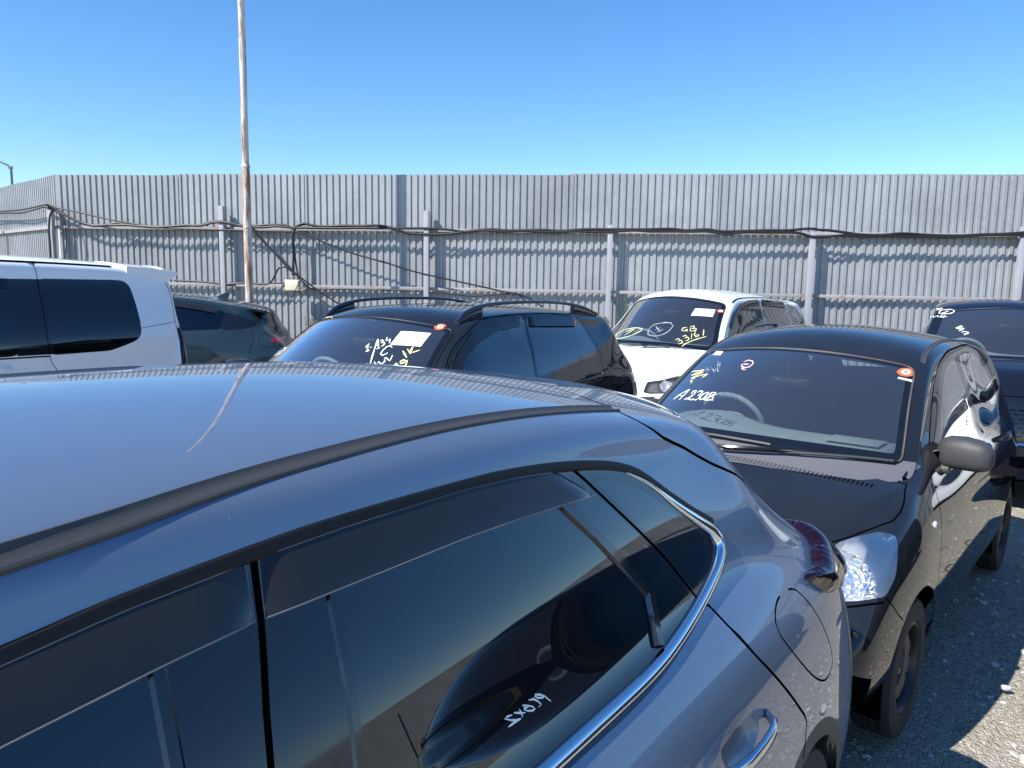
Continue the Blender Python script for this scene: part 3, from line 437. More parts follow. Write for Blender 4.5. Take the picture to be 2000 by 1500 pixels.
CABLES={
 'main':(0.0244,[(-8.402,14.013,3.015),(-8.284,13.998,2.997),(-8.17,13.982,2.926),(-7.902,13.947,2.785),(-7.613,13.909,2.679),(-7.319,13.87,2.664),(-7.025,13.831,2.701),(-6.736,13.793,2.659),(-6.351,13.742,2.653),(-5.969,13.691,2.656),(-5.683,13.653,2.667),(-5.474,13.625,2.686),(-5.284,13.6,2.74),(-5.134,13.58,2.75),(-4.93,13.553,2.699),(-4.707,13.524,2.684),(-4.466,13.492,2.677),(-4.244,13.462,2.696),(-3.951,13.423,2.693),(-3.788,13.402,2.622)]),
 'main2':(0.02684,[(-3.822,13.406,1.838),(-3.806,13.404,2.171),(-3.813,13.405,2.449),(-3.779,13.401,2.604),(-3.713,13.392,2.691),(-3.621,13.38,2.726),(-3.405,13.351,2.685),(-3.188,13.322,2.678),(-2.954,13.291,2.689),(-2.739,13.263,2.69),(-2.543,13.237,2.692),(-2.383,13.216,2.701),(-2.153,13.185,2.678),(-1.942,13.157,2.62),(-1.766,13.134,2.571),(-1.504,13.099,2.56),(-1.191,13.058,2.563),(-0.983,13.03,2.586),(-0.726,12.996,2.622),(-0.418,12.955,2.65),(-0.129,12.917,2.636),(0.125,12.883,2.638),(0.46,12.839,2.649),(0.761,12.799,2.635),(1.125,12.751,2.663),(1.617,12.686,2.667),(2.105,12.621,2.671),(2.507,12.568,2.683),(2.747,12.536,2.66),(3.064,12.494,2.679),(3.303,12.462,2.649),(3.695,12.41,2.66),(4.005,12.369,2.671),(4.315,12.328,2.674),(4.544,12.298,2.699),(4.697,12.278,2.701),(4.774,12.267,2.686),(4.927,12.247,2.679),(5.157,12.217,2.65),(5.385,12.186,2.62),(5.686,12.147,2.615),(5.983,12.107,2.641),(6.28,12.068,2.628),(6.576,12.029,2.616),(6.868,11.99,2.618),(7.157,11.952,2.637),(7.445,11.914,2.647),(7.729,11.876,2.672)]),
 'second':(0.02684,[(-8.425,14.016,2.979),(-8.326,14.003,2.961),(-8.172,13.983,2.89),(-7.998,13.96,2.82),(-7.806,13.934,2.731),(-7.516,13.896,2.653),(-7.222,13.857,2.664),(-6.833,13.805,2.667),(-6.544,13.767,2.648),(-6.237,13.726,2.637),(-5.778,13.666,2.675),(-5.494,13.628,2.669),(-5.209,13.59,2.729),(-4.929,13.553,2.717),(-4.708,13.524,2.663),(-4.374,13.48,2.651),(-4.098,13.443,2.671),(-3.823,13.407,2.652),(-3.55,13.37,2.65),(-3.188,13.322,2.647),(-2.918,13.287,2.65),(-2.686,13.256,2.657),(-2.295,13.204,2.655),(-2.03,13.169,2.657),(-1.766,13.134,2.656),(-1.417,13.088,2.658),(-1.07,13.042,2.636),(-0.811,13.007,2.605),(-0.554,12.973,2.629),(-0.213,12.928,2.618),(0.125,12.883,2.63),(0.628,12.817,2.612),(0.96,12.773,2.629),(1.291,12.729,2.623),(1.618,12.686,2.634),(1.943,12.643,2.653),(2.187,12.61,2.639),(2.508,12.568,2.642),(2.828,12.525,2.642),(3.066,12.494,2.647),(3.384,12.452,2.61),(3.618,12.421,2.636),(3.93,12.379,2.639),(4.24,12.338,2.641),(4.471,12.308,2.635),(4.628,12.287,2.589),(4.781,12.266,2.575),(5.009,12.236,2.593),(5.235,12.206,2.611),(5.463,12.176,2.582),(5.687,12.147,2.607),(5.911,12.117,2.602),(6.283,12.068,2.597),(6.724,12.009,2.594),(7.158,11.952,2.629),(7.734,11.875,2.627)]),
 'thin':(0.01708,[(-8.206,13.987,2.971),(-7.699,13.92,2.875),(-7.119,13.843,2.754),(-6.543,13.767,2.67),(-6.161,13.716,2.628),(-5.402,13.616,2.608),(-4.654,13.517,2.597),(-4.1,13.443,2.588),(-3.825,13.407,2.587),(-3.734,13.395,2.579),(-3.553,13.371,2.52),(-3.192,13.323,2.386),(-2.833,13.275,2.252),(-2.476,13.228,2.153),(-2.12,13.181,2.064),(-1.766,13.134,1.957),(-1.327,13.076,1.862),(-0.89,13.018,1.775),(-0.457,12.961,1.689),(-0.112,12.915,1.619),(0.059,12.892,1.597),(0.282,12.863,1.517),(0.489,12.835,1.385)]),
 'diag':(0.0183,[(-4.534,13.431,2.68),(-4.355,13.407,2.474),(-4.087,13.372,2.182),(-3.818,13.336,1.925),(-3.638,13.312,1.788),(-3.368,13.276,1.601),(-3.098,13.241,1.432),(-2.883,13.212,1.288),(-2.65,13.181,1.092)]),
 'diag2':(0.0183,[(-4.525,13.43,2.645),(-4.41,13.414,2.491),(-4.231,13.391,2.319),(-3.98,13.357,2.062),(-3.765,13.329,1.856),(-3.674,13.317,1.823)]),
 'drop':(0.01952,[(-3.582,13.395,2.711),(-3.738,13.415,2.675),(-3.799,13.423,2.554),(-3.796,13.423,2.346),(-3.769,13.419,2.032),(-3.719,13.413,1.77)]),
 'low':(0.02196,[(-6.019,13.717,1.716),(-5.731,13.679,1.709),(-5.445,13.641,1.696),(-5.066,13.591,1.667),(-4.688,13.541,1.691),(-4.352,13.497,1.674),(-4.22,13.479,1.726),(-4.143,13.469,1.851),(-4.084,13.461,1.957),(-3.973,13.446,1.985),(-3.845,13.43,1.908),(-3.718,13.413,1.84)]),
 'low2':(0.01464,[(-4.97,13.579,1.695),(-4.501,13.516,1.689),(-3.942,13.442,1.704)]),
 'right':(0.01464,[(-3.646,13.403,1.736),(-3.538,13.389,1.632),(-3.392,13.369,1.609),(-3.026,13.321,1.616),(-2.484,13.249,1.617),(-1.769,13.154,1.613),(-1.504,13.119,1.601),(-1.065,13.061,1.575),(-0.716,13.015,1.547),(-0.37,12.969,1.571),(-0.026,12.924,1.603)]),
 'loop':(0.01098,[(-3.618,13.239,1.788),(-3.712,13.252,1.648),(-3.769,13.259,1.525),(-3.862,13.272,1.462),(-3.934,13.281,1.504),(-3.896,13.276,1.566),(-3.769,13.259,1.56)]),
 'loop2':(0.0122,[(-3.595,13.276,1.719),(-3.541,13.269,1.651),(-3.58,13.274,1.545),(-3.653,13.284,1.518),(-3.707,13.291,1.578)]),
 'corner':(0.02196,[(-8.233,13.951,2.931),(-8.301,13.96,2.797),(-8.331,13.964,2.563),(-8.326,13.963,2.292),(-8.334,13.964,1.929),(-8.367,13.969,1.379)]),
 'corner2':(0.00976,[(-8.185,14.004,2.892),(-8.075,13.99,2.749),(-8.033,13.984,2.479),(-8.077,13.99,2.098),(-8.092,13.992,1.567)]),
 'arc':(0.0122,[(-0.127,12.937,1.474),(-0.026,12.923,1.569),(0.059,12.912,1.593),(0.163,12.898,1.514),(0.233,12.889,1.447)]),
 'left1':(0.01952,[(-12.224,17.536,3.134),(-10.478,15.931,3.033),(-9.479,15.012,2.997),(-8.885,14.466,3.004),(-8.456,14.071,3.016),(-8.293,13.922,3.004)]),
 'left2':(0.01952,[(-12.248,17.558,3.023),(-10.486,15.938,2.992),(-9.488,15.021,2.94),(-8.892,14.472,2.958),(-8.46,14.076,2.984)]),
}
# ---------------------------------------------------------------- ground
def make_ground():
    m,nt,b=_new('gravel_and_dust'); co=nt.nodes.new('ShaderNodeTexCoord').outputs['Object']
    v=nt.nodes.new('ShaderNodeTexVoronoi'); v.inputs['Scale'].default_value=55; nt.links.new(co,v.inputs['Vector'])
    v2=nt.nodes.new('ShaderNodeTexVoronoi'); v2.inputs['Scale'].default_value=130; nt.links.new(co,v2.inputs['Vector'])
    sc=nt.nodes.new('ShaderNodeSeparateColor'); nt.links.new(v.outputs['Color'],sc.inputs[0]); sc2=nt.nodes.new('ShaderNodeSeparateColor'); nt.links.new(v2.outputs['Color'],sc2.inputs[0])
    r=ramp(nt,sc.outputs[0],[(0,(.24,.213,.160)),(.35,(.35,.315,.243)),(.6,(.43,.39,.305)),(.85,(.50,.465,.41)),(1,(.58,.55,.50))]); r2=ramp(nt,sc2.outputs[1],[(0,(.18,.16,.123)),(.6,(.355,.325,.262)),(1,(.55,.52,.465))])
    mx=nt.nodes.new('ShaderNodeMix'); mx.data_type='RGBA'; mx.inputs['Factor'].default_value=.45; nt.links.new(r.outputs[0],mx.inputs['A']); nt.links.new(r2.outputs[0],mx.inputs['B'])
    n=noise(nt,.9,6,.6,co); d=ramp(nt,n.outputs[0],[(.38,(0,0,0)),(.68,(1,1,1))]); k=nt.nodes.new('ShaderNodeMath'); k.operation='MULTIPLY'; k.inputs[1].default_value=.55; nt.links.new(d.outputs[0],k.inputs[0])
    m2=nt.nodes.new('ShaderNodeMix'); m2.data_type='RGBA'; nt.links.new(k.outputs[0],m2.inputs['Factor']); nt.links.new(mx.outputs['Result'],m2.inputs['A']); m2.inputs['B'].default_value=(.39,.35,.27,1); nt.links.new(m2.outputs['Result'],b.inputs['Base Color'])
    b.inputs['Roughness'].default_value=.9; b.inputs['Specular IOR Level'].default_value=.25
    ad=nt.nodes.new('ShaderNodeMath'); ad.operation='ADD'; nt.links.new(v.outputs['Distance'],ad.inputs[0]); nt.links.new(v2.outputs['Distance'],ad.inputs[1])
    bp=nt.nodes.new('ShaderNodeBump'); bp.inputs['Strength'].default_value=.9; bp.inputs['Distance'].default_value=.012; bp.invert=True; nt.links.new(ad.outputs[0],bp.inputs['Height']); nt.links.new(bp.outputs[0],b.inputs['Normal'])
    M['ground']=m
    q=MB(); n=60; xs=[-600,-100,-40]+list(np.linspace(-20,25,n))+[60,150,600]; ys=[-600,-100,-40]+list(np.linspace(-15,20,n))+[60,150,700]; V=[];F=[]
    for y in ys:
        for x in xs: V.append((x,y,.012*math.sin(x*1.3+y*.7)+.010*math.sin(y*2.1-x*.4)-.02))
    w=len(xs)
    for j in range(len(ys)-1):
        for i in range(w-1): F.append((j*w+i,j*w+i+1,(j+1)*w+i+1,(j+1)*w+i))
    q.add(V,F); g=q.build('ground','ground',smooth=80); tag(g,kind='structure')
    # loose stones
    s=MB(); ico=bmesh.new(); bmesh.ops.create_icosphere(ico,subdivisions=1,radius=1); IV=np.array([v.co for v in ico.verts]); IF=[[v.index for v in f.verts] for f in ico.faces]; ico.free()
    for i in range(5200):
        y=rng.uniform(.6,8.5); x=rng.uniform(1.1,2.0+y*.75) if y<6 else rng.uniform(2.5,8)
        r=min(.045,.005+rng.expovariate(1/.0048)); a=rng.uniform(0,6.28); ca,sa=math.cos(a),math.sin(a)
        P=IV*np.array([r*rng.uniform(.8,1.5),r*rng.uniform(.7,1.1),r*rng.uniform(.4,.7)])*(1+np.array([[rng.uniform(-.2,.2)] for _ in IV])); P=np.stack([P[:,0]*ca-P[:,1]*sa,P[:,0]*sa+P[:,1]*ca,P[:,2]],1)
        s.add(P+np.array([x,y,.012*math.sin(x*1.3+y*.7)+.010*math.sin(y*2.1-x*.4)-.02+r*.15]),IF)
    sm,nt,b=_new('loose_stone'); gi=nt.nodes.new('ShaderNodeNewGeometry'); rr=ramp(nt,gi.outputs['Random Per Island'],[(0,(.16,.15,.14)),(.5,(.33,.31,.285)),(.85,(.44,.43,.42)),(1,(.55,.54,.52))]); nt.links.new(rr.outputs[0],b.inputs['Base Color']); b.inputs['Roughness'].default_value=.85; M['stone']=sm
    tag(s.build('loose_gravel','stone',smooth=0),kind='stuff',label='loose grey stones lying on the gravel beside the black hatchback')
make_ground()
# ---------------------------------------------------------------- fence
FY=lambda x:13.1-.1325*x
TOP=3.565; R1=2.655; R2=1.655
def corr(q,p0,p1,z0,z1,pitch=.115,depth=.021,ph=0.):
    """trapezoidal sheet from p0 to p1 (ground xy), ribs towards the yard"""
    p0=np.array(p0,float);p1=np.array(p1,float); Lh=np.linalg.norm(p1-p0); t=(p1-p0)/Lh; n=np.array([t[1],-t[0]])
    prof=[(0,0),(.42,0),(.50,1),(.92,1),(1.0,0)]; s=-ph; pts=[]
    while s<Lh:
        for a,h in prof[:-1]:
            x=s+a*pitch
            if 0<=x<=Lh: pts.append((x,h))
        s+=pitch
    pts.append((Lh,pts[-1][1])); pts=[(0,pts[0][1])]+pts
    V=[];nz=2
    for x,h in pts:
        wob=.003*math.sin(x*1.9+z0)+.0015*math.sin(x*7+z1)
        o=p0+t*x+n*(h*depth+wob)
        for z in (z0,z1): V.append((o[0],o[1],z+(.004*math.sin(x*2.3) if z==z1 else 0)))
    F=[(2*i,2*i+2,2*i+3,2*i+1) for i in range(len(pts)-1)]
    q.add(V,F)
XL=-8.3; XR=34.0
def bar(q,x0,x1,z,h,d,off,fy=FY):
    a=np.array([x0,fy(x0)-off,z]); b=np.array([x1,fy(x1)-off,z]); c=(a+b)/2; l=np.linalg.norm(b-a); t=(b-a)/l
    q.box(c,(l,d,h),np.array([[t[0],-t[1],0],[t[1],t[0],0],[0,0,1]]),bev=.004)
fence=empty('metal_fence',(4,FY(4),0),label='long corrugated metal fence with rusty rails across the back of the yard',cat='fence')
def rel(o,root): o.matrix_parent_inverse=Matrix.Translation(-Vector(root.location)); return o
x=XL; i=0
while x<XR:
    w=1.15*2 if True else 0; x1=min(x+w,XR)
    q=MB(); off=.006*((i*7)%3-1); corr(q,(x,FY(x)+off),(x1+.06,FY(x1+.06)+off),R1-.05,TOP+.006*((i*5)%3-1)); rel(q.build('upper_sheet','galv',fence,smooth=0),fence)
    q=MB(); corr(q,(x,FY(x)+.035+off),(x1+.06,FY(x1+.06)+.035+off),.02,R1+.05,ph=.04); rel(q.build('lower_sheet','galv',fence,smooth=0),fence)
    x=x1; i+=1
posts=[(-8.33,2.99),(-5.1,3.01),(-1.48,2.95),(1.56,2.74),(4.7,2.67),(7.75,2.76),(10.95,2.8),(14.1,2.8),(17.2,2.8),(20.4,2.8),(23.6,2.8),(26.8,2.8),(30,2.8)]
for px,pz in posts:
    q=MB(); q.box((px,FY(px)-.155,pz/2),(.085,.085,pz),np.array([[.991,.131,0],[-.131,.991,0],[0,0,1]]),bev=.006)
    for z in (R1-.03,R2): q.box((px,FY(px)-.085,z),(.05,.06,.05),bev=.003)
    rel(q.build('post','post',fence,smooth=40),fence)
for a,b in zip([XL]+[p[0] for p in posts[1:]],[p[0] for p in posts[1:]]+[XR]):
    q=MB(); bar(q,a,b,R1-.02,.05,.045,.055); rel(q.build('rail','rail',fence,smooth=40),fence)
    q=MB(); bar(q,a,b,R2,.05,.045,.055); rel(q.build('rail','rail',fence,smooth=40),fence)
# the fence turns a corner on the left
lf=empty('metal_fence',(-9.6,15.1,0),label='short leg of the corrugated fence turning away at the left corner',cat='fence')
A=(XL,FY(XL)); B=(-14.5,19.9)
q=MB(); corr(q,B,A,R1-.05,TOP); rel(q.build('upper_sheet','galv',lf,smooth=0),lf)
q=MB(); corr(q,B,A,.02,R1+.05,ph=.05); rel(q.build('lower_sheet','galv',lf,smooth=0),lf)
q=MB(); a=np.array([*B,0.]);b=np.array([*A,0.]); t=(b-a)/np.linalg.norm(b-a); nn=np.array([t[1],-t[0],0]); 
for z in (R1-.02,R2):
    q.box((a+b)/2+nn*.055+np.array([0,0,z]),(np.linalg.norm(b-a)-.3,.045,.05),np.array([[t[0],-t[1],0],[t[1],t[0],0],[0,0,1]]))
rel(q.build('rail','rail',lf,smooth=40),lf)
q=MB(); q.box(np.array([-10.75,16.25,1.45])+nn*.12,(.085,.085,2.9),bev=.005); rel(q.build('post','post',lf,smooth=40),lf)
# the fence on the right and behind, seen only in reflections
rf=empty('metal_fence',(34,4,0),label='corrugated metal fence along the far right side of the yard, outside the picture',cat='fence')
q=MB(); corr(q,(XR,FY(XR)),(38,-26),.02,TOP,pitch=.115); rel(q.build('sheet','galv',rf,smooth=0),rf)
q=MB()
for k in range(8): q.box((XR+.2+k*.4-.3,FY(XR)-1.2-k*3.1,1.4),(.085,.085,2.8))
rel(q.build('post','post',rf,smooth=40),rf)
# ---------------------------------------------------------------- cables
def wpt(x,y,off=.16):
    """point on the plane just in front of the fence, from (along the fence in m, height)"""
    return (x,FY(x)-off,y)
def cable(name,label,pts,r=.014,parts=None,grp=None):
    q=MB(); q.tube(spline([wpt(*p) for p in pts],.08),r,7); return tag(q.build(name,'cable'),label,'cable',grp)
G='black cables strung along the fence'
def wav(x0,x1,z,amp,seed,off=.15,n=None):
    rr=random.Random(seed); n=n or max(3,int((x1-x0)/.55)); return [(x0+(x1-x0)*i/n,z+rr.uniform(-amp,amp),off+rr.uniform(-.01,.01)) for i in range(n+1)]
# ---------------------------------------------------------------- car builder
def loft(secs,seg=20,cap=True):
    """secs: (centre, half a, half b, axis a, axis b, power)"""
    V=[];F=[]
    for c,a,b,ea,eb,p in secs:
        for k in range(seg):
            t=2*math.pi*k/seg; ct,st=math.cos(t),math.sin(t)
            x=a*math.copysign(abs(ct)**(2/p),ct); y=b*math.copysign(abs(st)**(2/p),st)
            V.append(np.array(c)+x*np.array(ea)+y*np.array(eb))
    n=len(secs)
    F=[(i*seg+k,i*seg+(k+1)%seg,(i+1)*seg+(k+1)%seg,(i+1)*seg+k) for i in range(n-1) for k in range(seg)]
    if cap: F+=[tuple(range(seg))[::-1],tuple((n-1)*seg+k for k in range(seg))]
    return V,F
class Car:
    def __init__(s,name,label,cat,net,pose,pnt,du=.1,dv=.125,group='cars parked in the yard'):
        s.L,rear,az=pose; a=R(az); s.fw=(-math.sin(a),-math.cos(a)); c=(rear[0]+s.fw[0]*s.L/2,rear[1]+s.fw[1]*s.L/2)
        s.root=empty(name,(c[0],c[1],0),math.atan2(s.fw[1],s.fw[0]),label,cat,group)
        s.S=Surf(net); s.pnt=pnt; s.reg=[]; s.du=du; s.dv=dv; s.mats={}; s.hi=10; s.lampmat='lamp_silver'; s.off=np.array([-s.L/2,0,0]); s.wheels=[]
    # -- adding things
    def mb(s): return MB()
    def put(s,q,name,mat,parent=None,smooth=30,label=None):
        q.v=[(p[0]-s.L/2,p[1],p[2]) for p in q.v]; return q.build(name,mat,parent or s.root,smooth,label)
    def uv(s,pts,mode='xyz',step=.03,closed=False,smooth=0,vr=None,ur=None):
        P=densify(pts,step,closed=closed,smooth=smooth); 
        if mode=='xz' and vr is None: vr=(0,7)
        return s.S.near(P,mode,vr=vr,ur=ur)
    def region(s,part,poly,mat,both=True,key=None):
        """poly in uv"""
        key=key or str(len(s.reg)); s.mats[part]=mat; s.reg.append((part+'#a'+key,np.array(poly)))
        if both: q=np.array(poly)[::-1].copy(); q[:,1]=s.S.R-1-q[:,1]; s.reg.append((part+'#b'+key,q))
    def panel(s,part,pts,mat,mode='xz',round_=.03,both=True,seal=0,step=.03,vr=None,smooth=0):
        if round_: pts=rounded(pts,round_)
        uv=s.uv(pts,mode,step,True,smooth,vr); s.region(part,uv,mat,both)
        if seal: s.seals.append((offset_poly(s.S,uv,seal),both))
        return uv
    seals=None
    def gap(s,pts,mode='xz',w=.006,both=True,smooth=1,vr=None,part='panel_gap',mat='gap',ur=None,closed=False):
        if closed: P=densify(pts,.02,closed=True,smooth=1); pts=list(map(tuple,np.concatenate([P,P[:4]]))); smooth=0
        uv=s.uv(pts,mode,.04,False,smooth,vr,ur) if not isinstance(pts,np.ndarray) else pts
        s.region(part,strip_poly(s.S,uv,w),mat,both)
    def arch(s,xw,zw,r,lip=0,lipmat='plastic'):
        def arc(rr,a0=-25,a1=205): return [(xw+rr*math.cos(R(a)),max(.05,zw+rr*math.sin(R(a)))) for a in np.linspace(a0,a1,40)]
        P=s.S.near(np.array(arc(r)),'xz',vr=(0,4)); 
        P=np.concatenate([P,[[P[-1,0],0],[P[0,0],0]]]); s.region('HOLE',P,None)
        if lip: 
            Q=s.S.near(np.array(arc(r+lip)),'xz',vr=(0,4)); Q=np.concatenate([Q,[[Q[-1,0],0],[Q[0,0],0]]]); s.region('arch_cladding',Q,lipmat)
    def sweep(s,uv,prof,name,mat,closed=False,mirror=True,smooth=40,label=None,parent=None,scale=None):
        """profile (d across, h above the skin) swept along a uv path; one object per side"""
        d,p,N,t,dd=s.S.perp(uv,closed); sc=np.ones(len(uv)) if scale is None else np.array(scale)
        out=[]
        for side in ((1,-1) if mirror else (1,)):
            q=MB(); V=[];n=len(uv);k=len(prof)
            for i in range(n):
                for a,h in prof: w=p[i]+dd[i]*a*sc[i]+N[i]*h*sc[i]; V.append((w[0],w[1]*side,w[2]))
            F=[(i*k+j,i*k+j+1,((i+1)%n)*k+j+1,((i+1)%n)*k+j) for i in range(n if closed else n-1) for j in range(k-1)]
            q.add(V,F); out.append(s.put(q,name,mat,parent,smooth,label))
        return out
    def decal(s,pts,name,mat,h=.003,parent=None,mode='xyz',label=None,inside=False):
        uv=s.S.near(densify(pts,.012,closed=True,smooth=1 if len(pts)>5 else 0),mode); p,n=s.S.pn(uv[:,0],uv[:,1]); 
        q=MB(); c=p.mean(0)
        rings=[]
        for t in (1,.66,.33):
            u2=uv.mean(0)+(uv-uv.mean(0))*t; pp,nn=s.S.pn(u2[:,0],u2[:,1]); rings.append(pp+nn*h)
        u0=uv.mean(0); pc,nc=s.S.pn(u0[:1],u0[1:]); m=len(uv); V=np.concatenate(rings+[pc+nc*h]); F=[]
        for r in range(2): F+=[(r*m+i,r*m+(i+1)%m,(r+1)*m+(i+1)%m,(r+1)*m+i) for i in range(m)]
        F+=[(2*m+i,2*m+(i+1)%m,3*m) for i in range(m)]
        q.add(V,F); return s.put(q,name,mat,parent,60,label)
    def strokes(s,lines,name,mat,w=.009,parent=None,label=None,h=.003):
        q=MB()
        for l in lines:
            P=np.array(l,float)
            if len(P)<2: continue
            uv=s.S.near(P,'xyz'); d,p,N,t,dd=s.S.perp(uv,False); n=len(P); V=[]
            for i in range(n):
                ww=w*(.55 if i in (0,n-1) else 1)*(1+.25*math.sin(i*1.7))
                V+= [p[i]+dd[i]*ww/2+N[i]*h,p[i]-dd[i]*ww/2+N[i]*h]
            q.add(V,[(2*i,2*i+1,2*i+3,2*i+2) for i in range(n-1)])
        return s.put(q,name,mat,parent,60,label)
    def screen(s,uh,ub,vin=.15,round_=.22,frit=.045,mat='ws',name='windscreen',reveal=True,bottom=.075):
        c=s.S.R-1-7
        P=rounded([(uh,7+vin),(ub,7+vin*.6),(ub,c-vin*.6),(uh,c-vin)],round_,n=6); P=densify(P,.12,closed=True)
        inner=offset_poly(s.S,P,-frit); s.ws_uv=P
        if bottom: # deeper black band along the bottom edge
            m=np.clip((inner[:,0]-(ub-.55))/.5,0,1); inner[:,0]-=m*bottom/.33*.8
        s.region(name,inner,mat,False); s.region(name+'_border',P,'frit',False)
        if reveal: s.sweep(P,[(-.009,.0005),(-.005,.004),(.005,.004),(.009,.0005)],name+'_seal','rubber',True,False)
    def build(s,interior=True,liner='trim',keepglass=True):
        parts=cut(s.S,s.reg,s.du,s.dv); s.parts={}; s.partuv={}
        for k,(v,n,f,uv) in parts.items():
            nm=k.split('#')[0]
            if nm=='HOLE': continue
            q=MB(); q.add(v,f,n); mat=s.pnt if nm=='body' else s.mats[nm]
            o=s.put(q,nm,mat); s.parts.setdefault(nm,[]).append(o); s.partuv[o.name]=uv
            if nm=='body' and interior:
                c=uv[f].mean(1); m=(c[:,1]>2.0)&(c[:,1]<s.S.R-3.0)&(c[:,0]>4.2)&(c[:,0]<12.2)
                ff=f[m]; used,inv=np.unique(ff,return_inverse=True); g=MB(); g.add(v[used]-n[used]*.03,inv.reshape(-1,3)[:,::-1],-n[used]); s.put(g,'interior_lining',liner)
        return s
    def wheel(s,x,side,r=.32,w=.20,style='alloy',ytrack=None,steer=0):
        y=(ytrack or .80)*side; t=MB(); hw=w/2; rr=r*.64
        prof=[(rr,-hw*.80),(rr+.012,-hw*.95),(r*.82,-hw),(r*.95,-hw*.93),(r*.99,-hw*.72),(r,-hw*.4)]
        for g in (-.35,.0,.35):
            prof+=[(r,g*hw-.008),(r-.008,g*hw-.006),(r-.008,g*hw+.006),(r,g*hw+.008)]
        prof+=[(r,hw*.5),(r*.99,hw*.72),(r*.95,hw*.93),(r*.82,hw),(rr+.012,hw*.95),(rr,hw*.80)]
        t.lathe(prof,48); wh=empty('wheel',(x-s.L/2,y,r)); wh.parent=s.root; wh.rotation_euler=(0,0,(0 if side>0 else math.pi)+steer)
        def P(q,n,m,sm=35): return q.build(n,m,wh,sm)
        P(t,'tyre','tyre'); rim=MB()
        if style=='steel':
            rim.lathe([(rr+.004,hw*.86),(rr-.008,hw*.90),(rr-.018,hw*.70),(rr-.02,-hw*.8)],48)
            rim.lathe([(rr-.018,hw*.35),(rr*.86,hw*.48),(rr*.72,hw*.62),(rr*.52,hw*.50),(rr*.42,hw*.22),(rr*.30,hw*.22),(rr*.27,hw*.42),(.01,hw*.44)],48)
            P(rim,'rim','steel'); hq=MB()
            for k in range(10):
                a=2*math.pi*k/10; ca,sa=math.cos(a),math.sin(a); c=np.array([rr*.80*ca,hw*.58,rr*.80*sa])
                V=[c+np.array([0,.004,0])+ (math.cos(b)*.016*np.array([ca,-.25,sa])+math.sin(b)*.022*np.array([-sa,0,ca])) for b in np.linspace(0,2*math.pi,12,endpoint=False)]; hq.add(V,[tuple(range(12))])
            P(hq,'vent_hole','gap'); nq=MB()
            for k in range(4):
                a=2*math.pi*(k+.5)/4; nq.lathe([(.011,hw*.20),(.011,hw*.42),(.006,hw*.46),(.0005,hw*.46)],6,c=(rr*.36*math.cos(a),0,rr*.36*math.sin(a)))
            P(nq,'wheel_nut','alloy')
        else:
            rim.lathe([(rr+.006,hw*.90),(rr-.006,hw*.94),(rr-.016,hw*.80),(rr-.02,-hw*.8)],48)
            for k in range(5):
                a=2*math.pi*k/5
                for da in (-.13,.13):
                    ca,sa=math.cos(a+da),math.sin(a+da); c2,s2=math.cos(a),math.sin(a)
                    p0=np.array([.05*c2,hw*.72,.05*s2]); p1=np.array([(rr-.01)*ca,hw*.84,(rr-.01)*sa]); tt=p1-p0; l=np.linalg.norm(tt); tt/=l; up=np.array([0,1,0.]); b=np.cross(tt,up)
                    rim.box((p0+p1)/2,(l,.032,.03),np.stack([tt,b,up],1),bev=.006)
            rim.lathe([(.075,hw*.4),(.07,hw*.80),(.05,hw*.86),(.001,hw*.86)],24); P(rim,'rim','alloy')
            bk=MB(); bk.lathe([(rr-.02,-hw*.1),(.001,-hw*.1)],24); P(bk,'brake_disc','gap')
    def well(s,x,r,side,y):
        q=MB(); V=[]; n=24; A=np.linspace(-20,200,n)
        for a in A:
            for yy in (y-.02,y-.36): V.append((x+(r+.004)*math.cos(R(a)),yy*side,.30+(r+.004)*math.sin(R(a))))
        F=[(2*i,2*i+1,2*i+3,2*i+2) for i in range(n-1)]; c=len(V); V.append((x,(y-.36)*side,.2)); F+=[(2*i+1,2*i+3,c) for i in range(n-1)]
        q.add(V,F); s.put(q,'wheel_well','gap')
    def under(s,W):
        q=MB(); q.box((s.L/2,0,.23),(s.L-.5,2*W-.3,.06)); s.put(q,'underbody','gap')
    def cabin(s,xd,xs,zb,W,fab='fabric',side2='fabric',wheel=True,rear=True,dashz=None,mir=True,head=.05):
        """dashboard at xd (its rear edge), front seats at xs, belt height zb"""
        dz=dashz or zb; q=MB(); yy=np.linspace(-W+.10,W-.10,25); V=[];k=9
        for y in yy:
            hump=.055*math.exp(-((y+.36)/.2)**2); e=1-(abs(y)/(W-.08))**6
            prof=[(s.xb-.02,dz-.05),(s.xb-.15,dz-.015),(xd+.25,dz-.0+hump*.3),(xd+.10,dz+.0+hump),(xd+.02,dz-.01+hump),(xd-.02,dz-.06),(xd-.0,dz-.18),(xd+.08,dz-.32),(xd+.2,dz-.45)]
            for jj,(x,z) in enumerate(prof): V.append((x,y*(.80,.84,.93,1,1,1,1,1,1)[jj],z))
        q.add(V,[(i*k+j,i*k+j+1,(i+1)*k+j+1,(i+1)*k+j) for i in range(len(yy)-1) for j in range(k-1)]); s.put(q,'dashboard','dash',smooth=50)
        q=MB(); q.box((s.L*.47,0,.34),(s.L*.62,2*W-.24,.04)); s.put(q,'cabin_floor','gap')
        q=MB(); q.box((.55,0,.62),(.05,2*W-.30,.5)); s.put(q,'boot_wall','trim')
